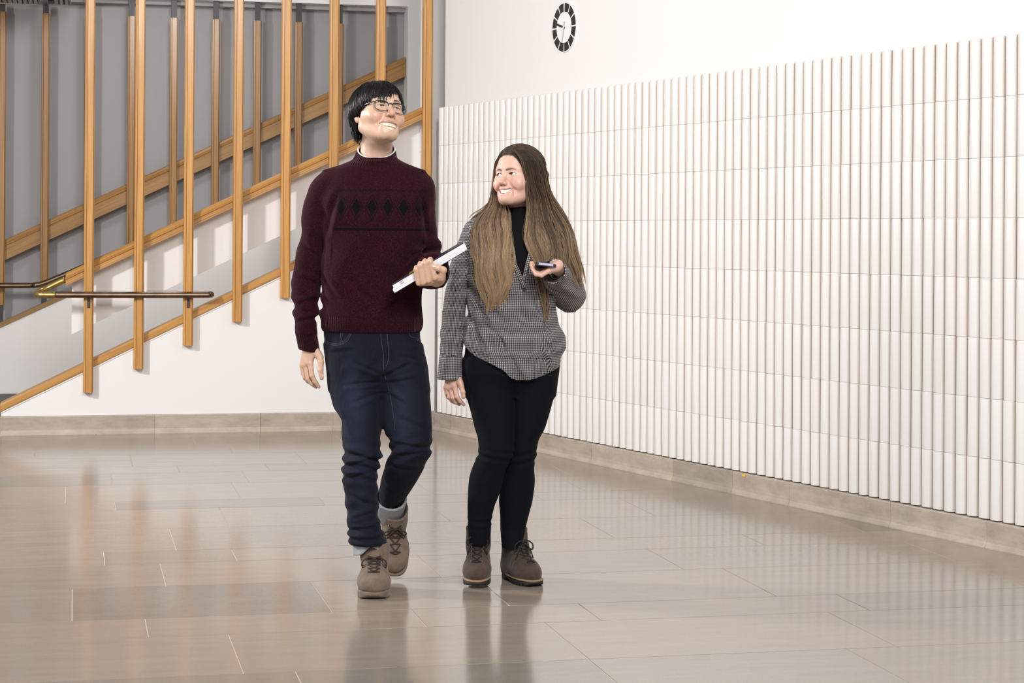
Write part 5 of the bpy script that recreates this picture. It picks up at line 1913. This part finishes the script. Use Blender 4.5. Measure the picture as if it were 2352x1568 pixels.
def body_shirt(p):
    x, y, z = p
    d = wt(p)
    # soft drapes
    d = d + 0.0045 * np.sin(x * 62 + z * 18 + 1.3) * np.clip((S(0, 690)[2] - z) / 0.16, 0, 1) * (y < 0.06)
    d = d + 0.0030 * np.sin((x * 0.9 + z * 0.7) * 75) * np.exp(-((z - S(0, 720)[2]) / 0.08) ** 2)
    g = (x - S(1155, 0)[0]) * 0.75 + (z - S(0, 800)[2]) * 0.42
    d = d + creases(p, WF, SF) + 0.009 * np.exp(-(g / 0.010) ** 2) * np.clip((S(0, 740)[2] - z) / 0.06, 0, 1) * (y < 0)
    # buttoned front edge
    d = d - 0.0022 * (np.clip((x - (VB[0] + 0.004 + 0.03 * (VB[2] - z))) / 0.002, 0, 1)) * (y < -0.02) * (z < VB[2] + 0.02)
    return d


def sleeves(p):
    x, y, z = p
    ks = 0.004
    d = smin(wsR(p) + 0.0035 * np.sin((z * 0.8 - x * 0.6) * 100) * np.exp(-((z - S(0, 640)[2]) / 0.07) ** 2) + 0.003 * np.sin((z + 0.5 * x) * 80) * np.exp(-((z - S(0, 780)[2]) / 0.05) ** 2), wcR(p), 0.003)
    f = smin(wsL(p), wfL(p) + 0.0042 * np.sin((x * 0.75 + z * 0.65 - y * 0.2) * 125) * np.exp(-((z - S(0, 668)[2]) / 0.04) ** 2), 0.018)
    f = smin(f, wcL(p), 0.004)
    return d, f


def shirt(p):
    x, y, z = p
    d = body_shirt(p)
    d = np.maximum(d, -vneck(p))
    d = np.maximum(d, np.interp(x, hx, hz) - z)
    a, f = sleeves(p)
    ks = 0.004 + 0.030 * np.clip((z - S(0, 590)[2]) / 0.07, 0, 1)
    d = smin(d, a, ks)
    d = smin(d, f, ks)
    # sleeve openings and the hollow of the garment
    d = np.maximum(d, -rcap(p, S(1042, 868, -0.012), S(1038, 900, -0.014), 0.036, 0.036))
    n_ = (CF2 - CF) / np.linalg.norm(CF2 - CF)
    d = np.maximum(d, -rcap(p, CF2 - n_ * 0.012, CF2 + n_ * 0.06, 0.040, 0.040))
    cut = sum((p[i] - CF2[i]) * n_[i] for i in range(3))
    near = np.sqrt(sum((p[i] - CF2[i]) ** 2 for i in range(3))) - 0.075
    d = np.maximum(d, -np.maximum(near, -cut))
    d = np.maximum(d, -rcap(p, S(1188, 470, 0.045), S(1188, 510, 0.045), 0.064, 0.066))
    return np.maximum(d, -(body_shirt(p) + 0.006))


cloth('shirt', shirt, (-0.32, -0.30, 0.70), (0.34, 0.20, 1.38), 0.0034, [wt, wsR, wcR, wsL, wfL, wcL], M['check'], wom, 1)


# lapel edges of the open collar
def strip(pts, wd, th, fn, name):
    V = []
    P_ = [Vector(q) for q in smooth_path(pts, 6)]
    for i, q in enumerate(P_):
        d_ = (P_[min(i + 1, len(P_) - 1)] - P_[max(i - 1, 0)]).normalized()
        sd = d_.cross(Vector((0, -1, 0))).normalized()
        for a, o_ in ((-1, 0), (-0.6, -th), (0.6, -th), (1, 0)):
            V.append(tuple(q + sd * wd * a + Vector((0, o_, 0))))
    n = len(P_)
    F_ = [(i * 4 + k, i * 4 + k + 1, i * 4 + k + 5, i * 4 + k + 4) for i in range(n - 1) for k in range(3)] + [(i * 4 + 3, i * 4, i * 4 + 4, i * 4 + 7) for i in range(n - 1)]
    me = mesh((V, F_ + [(0, 3, 2, 1), ((n - 1) * 4, (n - 1) * 4 + 1, (n - 1) * 4 + 2, (n - 1) * 4 + 3)]))
    l = me.uv_layers.new(name='cloth')
    for lp, dd in zip(me.loops, l.data):
        i, k = divmod(lp.vertex_index, 4)
        dd.uv = ((-1, -0.6, 0.6, 1)[k] * wd, i * 0.009)
    return put(name, me, M['check'], wom, True)


def ws(u, v, off=0.004):
    q = S(u, v, -0.1)
    a = on_front(lambda p: np.minimum(body_shirt(p), tneck(p)), q[0], q[2], -0.25, 0.12)
    return (a[0], a[1] - off, a[2])


strip([ws(1146, 500), ws(1153, 530), ws(1168, 572), ws(1184, 610), ws(1201, 646), ws(1207, 664)], 0.0085, 0.004, shirt, 'collar_edge')
strip([ws(1236, 500), ws(1230, 530), ws(1220, 575), ws(1210, 615), ws(1204, 645)], 0.0075, 0.004, shirt, 'collar_edge')
q = ws(1206, 662, 0.006)
obj('button', tube([q, (q[0], q[1] - 0.004, q[2])], 0.0062, 12), M['black'], wom)
qc = S(1254, 641, yp + 0.048)
obj('button', tube([qc, (qc[0] - 0.001, qc[1] - 0.006, qc[2] - 0.001)], 0.005, 12), M['black'], wom)

# ---- trousers
wh = Tube(WF.rings((740, 1090, 1270, 0, 0.11), (795, 1072, 1290, 0.0, 0.125), (849, 1068, 1284, 0.0, 0.124), (876, 1073, 1279, 0, 0.100), (905, 1080, 1273, 0, 0.055)), 2.2)
wa = Tube(WF.rings((830, 1066, 1186, 0, 0.10), (876, 1070, 1188, -0.006, 0.098), (914, 1077, 1188, -0.014, 0.092), (948, 1087, 1188, -0.022, 0.086), (983, 1096, 1187.5, -0.03, 0.080), (1010, 1104, 1186.5, -0.036, 0.075), (1030, 1105.5, 1185.5, -0.038, 0.072), (1044, 1104, 1184, -0.036, 0.070),
                   (1063, 1096, 1177.5, -0.03, 0.068), (1082, 1089, 1168, -0.024, 0.066), (1098, 1085, 1163, -0.02, 0.066), (1128, 1082.5, 1157, -0.014, 0.063), (1147, 1082, 1150, -0.012, 0.060), (1166, 1082, 1143, -0.010, 0.055), (1201, 1083, 1137, -0.006, 0.049), (1250, 1086, 1134, -0.002, 0.044)), 2.05)
wb_ = Tube(WF.rings((830, 1176, 1286, 0, 0.10), (876, 1181, 1281, 0.0, 0.098), (914, 1182, 1276, 0.002, 0.092), (950, 1182, 1267, 0.004, 0.086), (983, 1182, 1257, 0.006, 0.080), (1013, 1180, 1242.5, 0.008, 0.074), (1044, 1177, 1238, 0.012, 0.070), (1056, 1175, 1236, 0.014, 0.069), (1071, 1170, 1234, 0.018, 0.068),
                    (1105, 1160, 1236, 0.030, 0.067), (1124, 1156, 1234.5, 0.036, 0.065), (1143, 1154, 1232, 0.042, 0.062), (1182, 1157, 1223, 0.05, 0.054), (1215, 1158, 1216, 0.055, 0.047), (1268, 1163, 1210, 0.050, 0.044)), 2.05)


def slacks(p):
    x, y, z = p
    a = wa(p) + 0.0030 * np.sin(z * 190 + x * 40) * np.exp(-((z - S(0, 1050)[2]) / 0.022) ** 2) + 0.0018 * np.sin(z * 230) * np.exp(-((z - S(0, 1205)[2]) / 0.02) ** 2)
    b_ = wb_(p) + 0.0032 * np.sin(z * 180 - x * 40) * np.exp(-((z - S(0, 1058)[2]) / 0.025) ** 2)
    return smin(wh(p), smin(a, b_, 0.004), 0.028)


cloth('trousers', slacks, (-0.24, -0.16, 0.12), (0.26, 0.18, 0.94), 0.0034, [wh, wa, wb_], M['skinny'], wom, 1)

# ---- boots
brm = (M['suede_brown'], M['rubber'], M['lace_black'], M['welt'])
toe = S(1103, 1350, -0.125)
toe[2] = 0.006
m3 = foot_at((toe[0] + 0.010, toe[1] + 0.25, 0.022), toe, L=0.25) @ Matrix.Diagonal((1.0, 1, 1.0, 1))
boot(wom, m3, 0.25, 0.182, brm, 7, True)
toe = S(1243, 1347, -0.075)
toe[2] = 0.0
m4 = foot_at((toe[0] - 0.112, toe[1] + 0.222, 0.0), toe, L=0.25) @ Matrix.Diagonal((0.98, 1, 1.0, 1))
boot(wom, m4, 0.25, 0.172, brm, 7, True)

# ---- long hair
def hair_tone(f):
    f = np.clip(f, 0, 1)[..., None]
    a, b_, c = np.array([0.034, 0.022, 0.016]), np.array([0.095, 0.062, 0.040]), np.array([0.43, 0.285, 0.165])
    return np.where(f < 0.4, a + (b_ - a) * f / 0.4, b_ + (c - b_) * (f - 0.4) / 0.6)


def capw(p):
    x, y, z = p
    d = ell(p, (0, 0.012, 0.034), (0.0825, 0.1065, 0.0895))
    d = smin(d, ell(p, (0, 0.070, -0.045), (0.060, 0.050, 0.075)), 0.05)
    d = smax(d, -ell(p, (0, -0.070, -0.024), (0.0720, 0.060, 0.080)), 0.012)
    return np.maximum(d, -0.11 - z)


V, Q = sculpt(capw, (-0.11, -0.12, -0.13), (0.11, 0.15, 0.15), 0.004)
V = relax(V, Q, 1)
hairw = put('hair', qmesh(V * WS @ HRW.T + HCW, Q, None, np.tile(np.array([0.036, 0.023, 0.016]), (len(V), 1))), M['hair_brown'], wom)
rng = np.random.default_rng(11)
ALLP, ALLR, ALLC = [], [], []
K = 22
tt = np.linspace(0, 1, K)

# strands combed back over the skull from the front hairline
N = 5200
pole = Matrix.Rotation(R(47), 3, 'X')
ph = rng.uniform(0.75, 2 * math.pi - 0.75, N)
th0 = rng.uniform(0.05, 0.9, N)
th1 = th0 + rng.uniform(0.5, 1.15, N)
P = np.zeros((N, K, 3))
lay = rng.uniform(0.003, 0.0095, N)
inv = np.array(pole)
for k in range(K):
    th = th0 + (th1 - th0) * tt[k]
    pp = ph + 0.22 * np.sin(ph) * tt[k]
    d_ = np.stack([np.sin(th) * np.sin(pp), -np.sin(th) * np.cos(pp), np.cos(th)], -1) @ inv.T
    a_, b_, c_ = 0.0785 + lay, 0.106 + lay, 0.088 + lay
    kk = 1 / np.sqrt((d_[:, 0] / a_) ** 2 + (d_[:, 1] / b_) ** 2 + (d_[:, 2] / c_) ** 2)
    P[:, k] = d_ * kk[:, None] + np.array([0, 0.012, 0.034])
ALLP.append((P.reshape(-1, 3) * WS @ HRW.T + HCW).reshape(N, K, 3))
ALLR.append(np.interp(tt, [0, 0.3, 0.8, 1], [0.0004, 0.0007, 0.0006, 0.0003])[None, :] * rng.uniform(0.7, 1.3, (N, 1)))
ALLC.append(hair_tone(np.repeat(rng.uniform(0.0, 0.45, N)[:, None], K, 1)))

# strands rooted along the front hairline and combed back over the crown
N = 2600
a_ = rng.uniform(-1, 1, N)
r0 = np.stack([0.060 * a_, -0.080 + 0.035 * a_ ** 2, 0.024 - 0.036 * a_ ** 2 + rng.uniform(0, 0.012, N)], -1)
r1 = np.stack([0.055 * a_ + 0.012, np.full(N, 0.05), np.full(N, 0.062)], -1)
d0 = r0 / np.linalg.norm(r0, axis=1, keepdims=True)
d1 = r1 / np.linalg.norm(r1, axis=1, keepdims=True)
om = np.arccos(np.clip((d0 * d1).sum(1), -1, 1))
lay = rng.uniform(0.001, 0.009, N)
P = np.zeros((N, K, 3))
for k in range(K):
    u_ = tt[k] * 0.9
    d_ = (np.sin((1 - u_) * om) / np.sin(om))[:, None] * d0 + (np.sin(u_ * om) / np.sin(om))[:, None] * d1
    q = lay * (0.35 + 0.65 * np.minimum(1, u_ * 4)) + 0.004 * math.sin(min(1, u_ * 3) * math.pi)
    a2, b2, c2_ = 0.0785 + q, 0.1045 + q, 0.087 + q
    kk = 1 / np.sqrt((d_[:, 0] / a2) ** 2 + (d_[:, 1] / b2) ** 2 + (d_[:, 2] / c2_) ** 2)
    P[:, k] = d_ * kk[:, None] + np.array([0, 0.012, 0.034])
ALLP.append((P.reshape(-1, 3) * WS @ HRW.T + HCW).reshape(N, K, 3))
ALLR.append(np.interp(tt, [0, 0.2, 0.8, 1], [0.0002, 0.0007, 0.0007, 0.0003])[None, :] * rng.uniform(0.7, 1.3, (N, 1)))
ALLC.append(hair_tone(np.repeat((0.22 + 0.16 * np.sin(a_ * 23) + rng.normal(0, 0.08, N))[:, None], K, 1)))

# front surface of the clothes, for the locks to lie on
gx, gz_ = np.linspace(-0.26, 0.32, 117), np.linspace(0.88, 1.36, 97)
GX, GZ = np.meshgrid(gx, gz_, indexing='ij')
surf = np.full(GX.shape, 0.1)


def under(p):
    a_, f_ = wsR(p), wsL(p)
    return np.minimum(np.minimum(body_shirt(p), tneck(p)), np.minimum(a_, f_))


ysamp = np.linspace(-0.20, 0.10, 76)
for yv_ in ysamp[::-1]:
    dd = under([GX.ravel().astype(F32), np.full(GX.size, yv_, F32), GZ.ravel().astype(F32)]).reshape(GX.shape)
    surf = np.where(dd < 0, yv_, surf)


def surf_at(x, z):
    i = np.clip((x - gx[0]) / (gx[1] - gx[0]), 0, len(gx) - 1.001)
    j = np.clip((z - gz_[0]) / (gz_[1] - gz_[0]), 0, len(gz_) - 1.001)
    i0, j0 = i.astype(int), j.astype(int)
    fi, fj = i - i0, j - j0
    return (surf[i0, j0] * (1 - fi) * (1 - fj) + surf[i0 + 1, j0] * fi * (1 - fj) + surf[i0, j0 + 1] * (1 - fi) * fj + surf[i0 + 1, j0 + 1] * fi * fj)


def lock(gates, N, vend, sd, tone0, tone1, wave=0.006, nclump=40, thick=0.022, bias=None, rr=0.00052, lie=True):
    N = int(N * 2.3)
    """bundle of strands through gates (v, left, right, y-centre, half-depth)"""
    g = np.array(gates, float)
    n = 60
    v_, G = hermite(g[:, 0], g[:, 1:], n)
    u = rng.uniform(-1, 1, N)
    if bias is not None:
        u = np.clip(u * 0.9 + bias, -1, 1)
    cl = rng.uniform(-1, 1, nclump)
    ci = np.abs(u[:, None] - cl[None]).argmin(1)
    u = u + (cl[ci] - u) * 0.35 + rng.normal(0, 0.02, N)
    d = rng.uniform(-1, 1, N)
    ve = vend[0] + (vend[1] - vend[0]) * rng.beta(2.2, 1.6, N)
    ve = ve + rng.normal(0, 8, nclump)[ci]
    ph1 = 2.6 * u + 0.9 * rng.normal(0, 1, nclump)[ci] + rng.normal(0, 0.3, N)
    P = np.zeros((N, K, 3))
    tn = np.zeros((N, K))
    for k in range(K):
        v = g[0, 0] + (ve - g[0, 0]) * tt[k]
        vv = np.clip(v, g[0, 0], g[-1, 0])
        c = [np.interp(vv, v_, G[:, i]) for i in range(4)]
        mid, hw = (c[0] + c[1]) / 2, (c[1] - c[0]) / 2
        f = (vv - g[0, 0]) / (g[-1, 0] - g[0, 0])
        uu = mid + hw * u * (1 - 0.10 * (tt[k] > 0.8) * (tt[k] - 0.8) * 5)
        yy = c[2] + c[3] * d
        D = WF.D + yy
        x = (uu - 1176) * D / FOC - WF.x0 + wave * f * np.sin(v / 17.0 + ph1) * np.minimum(1, 3 * f)
        z = 1.25 - (v - 540.56) * D / FOC
        lim = surf_at(x, z) - 0.003 - thick * (0.5 + 0.5 * d) * (0.4 + 0.6 * (1 - tt[k]))
        yy = np.where((z < S(0, 478)[2]) & lie, np.minimum(yy, lim), yy)
        P[:, k] = np.stack([x, yy, z], -1)
        tn[:, k] = tone0 + (tone1 - tone0) * f
    ALLP.append(P)
    ALLR.append(np.interp(tt, [0, 0.2, 0.7, 1], [0.8, 1.0, 0.9, 0.25])[None, :] * rr * rng.uniform(0.7, 1.3, (N, 1)))
    ALLC.append(hair_tone(tn + rng.normal(0, 0.10, nclump)[ci][:, None] + rng.normal(0, 0.15, N)[:, None]))


# the lock on the viewer's right, in front of her shoulder
lock([(344, 1178, 1214, -0.045, 0.045), (356, 1188, 1236, -0.045, 0.055), (370, 1196, 1247, -0.045, 0.055), (386, 1199, 1253, -0.04, 0.055), (405, 1203, 1256.5, -0.035, 0.055), (430, 1207, 1261, -0.03, 0.055), (460, 1210, 1274, -0.025, 0.05), (500, 1207, 1296, -0.03, 0.05), (540, 1208, 1316, -0.05, 0.045), (575, 1214, 1327, -0.07, 0.035), (605, 1222, 1333, -0.08, 0.03), (640, 1240, 1340, -0.08, 0.03), (665, 1262, 1346, -0.08, 0.02)],
     3000, (575, 645), 1, 0.10, 0.90, 0.0095)
lock([(460, 1218, 1240, 0.0, 0.03), (540, 1222, 1248, -0.06, 0.02), (600, 1224, 1252, -0.09, 0.012), (640, 1231, 1260, -0.10, 0.012), (690, 1243, 1262, -0.10, 0.01), (732, 1250, 1259, -0.10, 0.008)], 420, (690, 735), 1, 0.3, 0.72, 0.003, 8, 0.010)
lock([(400, 1240, 1256, 0.0, 0.03), (440, 1256, 1268, 0.0, 0.03), (490, 1284, 1300, 0.0, 0.03), (560, 1312, 1328, -0.02, 0.02), (620, 1326, 1342, -0.03, 0.02), (655, 1334, 1348, -0.03, 0.02)], 160, (600, 660), 1, 0.5, 0.95, 0.004, 8, 0.010)
# the lock on the viewer's left
lock([(340, 1172, 1186, -0.03, 0.02), (350, 1152, 1172, -0.02, 0.02), (360, 1143, 1158, 0.0, 0.02), (374, 1135, 1148, 0.02, 0.02), (400, 1131, 1146, 0.035, 0.03), (440, 1128, 1148, 0.035, 0.03), (466, 1122, 1162, 0.02, 0.04), (486, 1104, 1168, -0.005, 0.045), (505, 1088, 1171, -0.03, 0.04), (530, 1083, 1174, -0.05, 0.03), (560, 1082, 1178, -0.07, 0.02), (600, 1084, 1180, -0.08, 0.02), (640, 1092, 1178, -0.08, 0.02), (670, 1101, 1170, -0.08, 0.02), (704, 1110, 1156, -0.08, 0.015)],
     2600, (610, 708), 1, 0.22, 1.05, 0.0085)
lock([(420, 1130, 1146, 0.03, 0.02), (455, 1126, 1148, 0.03, 0.03), (476, 1108, 1140, 0.02, 0.03), (492, 1082, 1112, 0.02, 0.03), (506, 1071, 1092, 0.03, 0.02)], 200, (496, 510), 1, 0.5, 0.95, 0.002, 8, 0.010)
# hair behind the neck
lock([(420, 1150, 1250, 0.09, 0.03), (470, 1140, 1262, 0.11, 0.03), (520, 1120, 1290, 0.14, 0.02), (600, 1110, 1300, 0.16, 0.02)], 900, (560, 600), 1, 0.15, 0.6, 0.004, 20, 0.0, lie=False)
# strands drawn back to the clasp behind the ear
lock([(352, 1190, 1222, -0.02, 0.05), (364, 1205, 1236, -0.01, 0.05), (378, 1222, 1248, 0.005, 0.05), (392, 1240, 1256, 0.02, 0.04), (403, 1250, 1258, 0.03, 0.03)], 500, (396, 404), 1, 0.2, 0.5, 0.0, 14, 0.0)
tw = smooth_path([WF.s(1206, 366, -0.085), WF.s(1224, 371, -0.085), WF.s(1240, 381, -0.075), WF.s(1251, 392, -0.05), WF.s(1257.5, 404, -0.01), WF.s(1256, 410, 0.02)], 8)
TWP = np.array([tuple(q) for q in tw])
TWP = np.stack([np.interp(np.linspace(0, 1, K), np.linspace(0, 1, len(TWP)), TWP[:, i]) for i in range(3)], 1)
N = 420
a_ = rng.uniform(0, T2, N)
r_ = 0.0065 * np.sqrt(rng.uniform(0.1, 1, N))
P = np.zeros((N, K, 3))
for k in range(K):
    q = a_ + 5.0 * tt[k]
    P[:, k] = TWP[k] + np.stack([0.5 * r_ * np.cos(q), r_ * np.sin(q) * 0.7, r_ * np.cos(q)], -1)
ALLP.append(P)
ALLR.append(np.full((N, K), 0.0007))
ALLC.append(hair_tone(np.repeat(rng.uniform(0.2, 0.85, N)[:, None], K, 1)))
# flyaway hairs
for _ in range(70):
    i = rng.integers(0, len(ALLP[2]))
    q = ALLP[2][i].copy() if rng.uniform() < 0.6 else ALLP[5][rng.integers(0, len(ALLP[5]))].copy()
    q += (rng.normal(0, 1, 3) * np.array([0.012, 0.004, 0.004]))[None] * (tt[:, None] ** 1.2)
    ALLP.append(q[None])
    ALLR.append(np.full((1, K), 0.0004))
    ALLC.append(hair_tone(np.full((1, K), 0.7)))
strands(np.concatenate(ALLP), np.concatenate(ALLR), 'hair_strands', M['hair_brown'], hairw, 3, np.concatenate(ALLC))

# ---- phone
bpy.context.view_layer.update()
p0 = S(1255, 606, yp - 0.012)
pho = empty('smartphone', (0, 0, 0), 'dark smartphone with pale lilac edge in the hand of the long haired person', 'phone')
pho.matrix_world = wom.matrix_world @ Matrix.Translation(Vector(p0)) @ Matrix.Rotation(R(6), 4, 'Y') @ Matrix.Rotation(R(-7), 4, 'X')


def rbox(hx_, y0, y1, z0, z1, r_, n=5):
    pts = []
    for cx_, cy_, a0 in ((hx_ - r_, y1 - r_, 0), (-hx_ + r_, y1 - r_, 90), (-hx_ + r_, y0 + r_, 180), (hx_ - r_, y0 + r_, 270)):
        for i in range(n + 1):
            a = R(a0 + 90 * i / n)
            pts.append((cx_ + r_ * math.cos(a), cy_ + r_ * math.sin(a)))
    k = len(pts)
    V = [(x, y, z0) for x, y in pts] + [(x, y, z1) for x, y in pts]
    return V, [tuple(range(k - 1, -1, -1)), tuple(range(k, 2 * k))] + [(i, (i + 1) % k, k + (i + 1) % k, k + i) for i in range(k)]


obj('case', rbox(0.0365, 0.0, 0.148, -0.0055, 0.0045, 0.010), nmat('dark_phone_case', (0.012, 0.011, 0.016), 0.4)[0], pho)
obj('edge', box(-0.0245, 0.0245, -0.0012, 0.004, -0.0036, 0.0040), nmat('lilac_metal', (0.42, 0.42, 0.62), 0.35)[0], pho)
obj('screen', rbox(0.0335, 0.004, 0.144, 0.0045, 0.0052, 0.008), nmat('phone_screen', (0.01, 0.01, 0.012), 0.08)[0], pho)
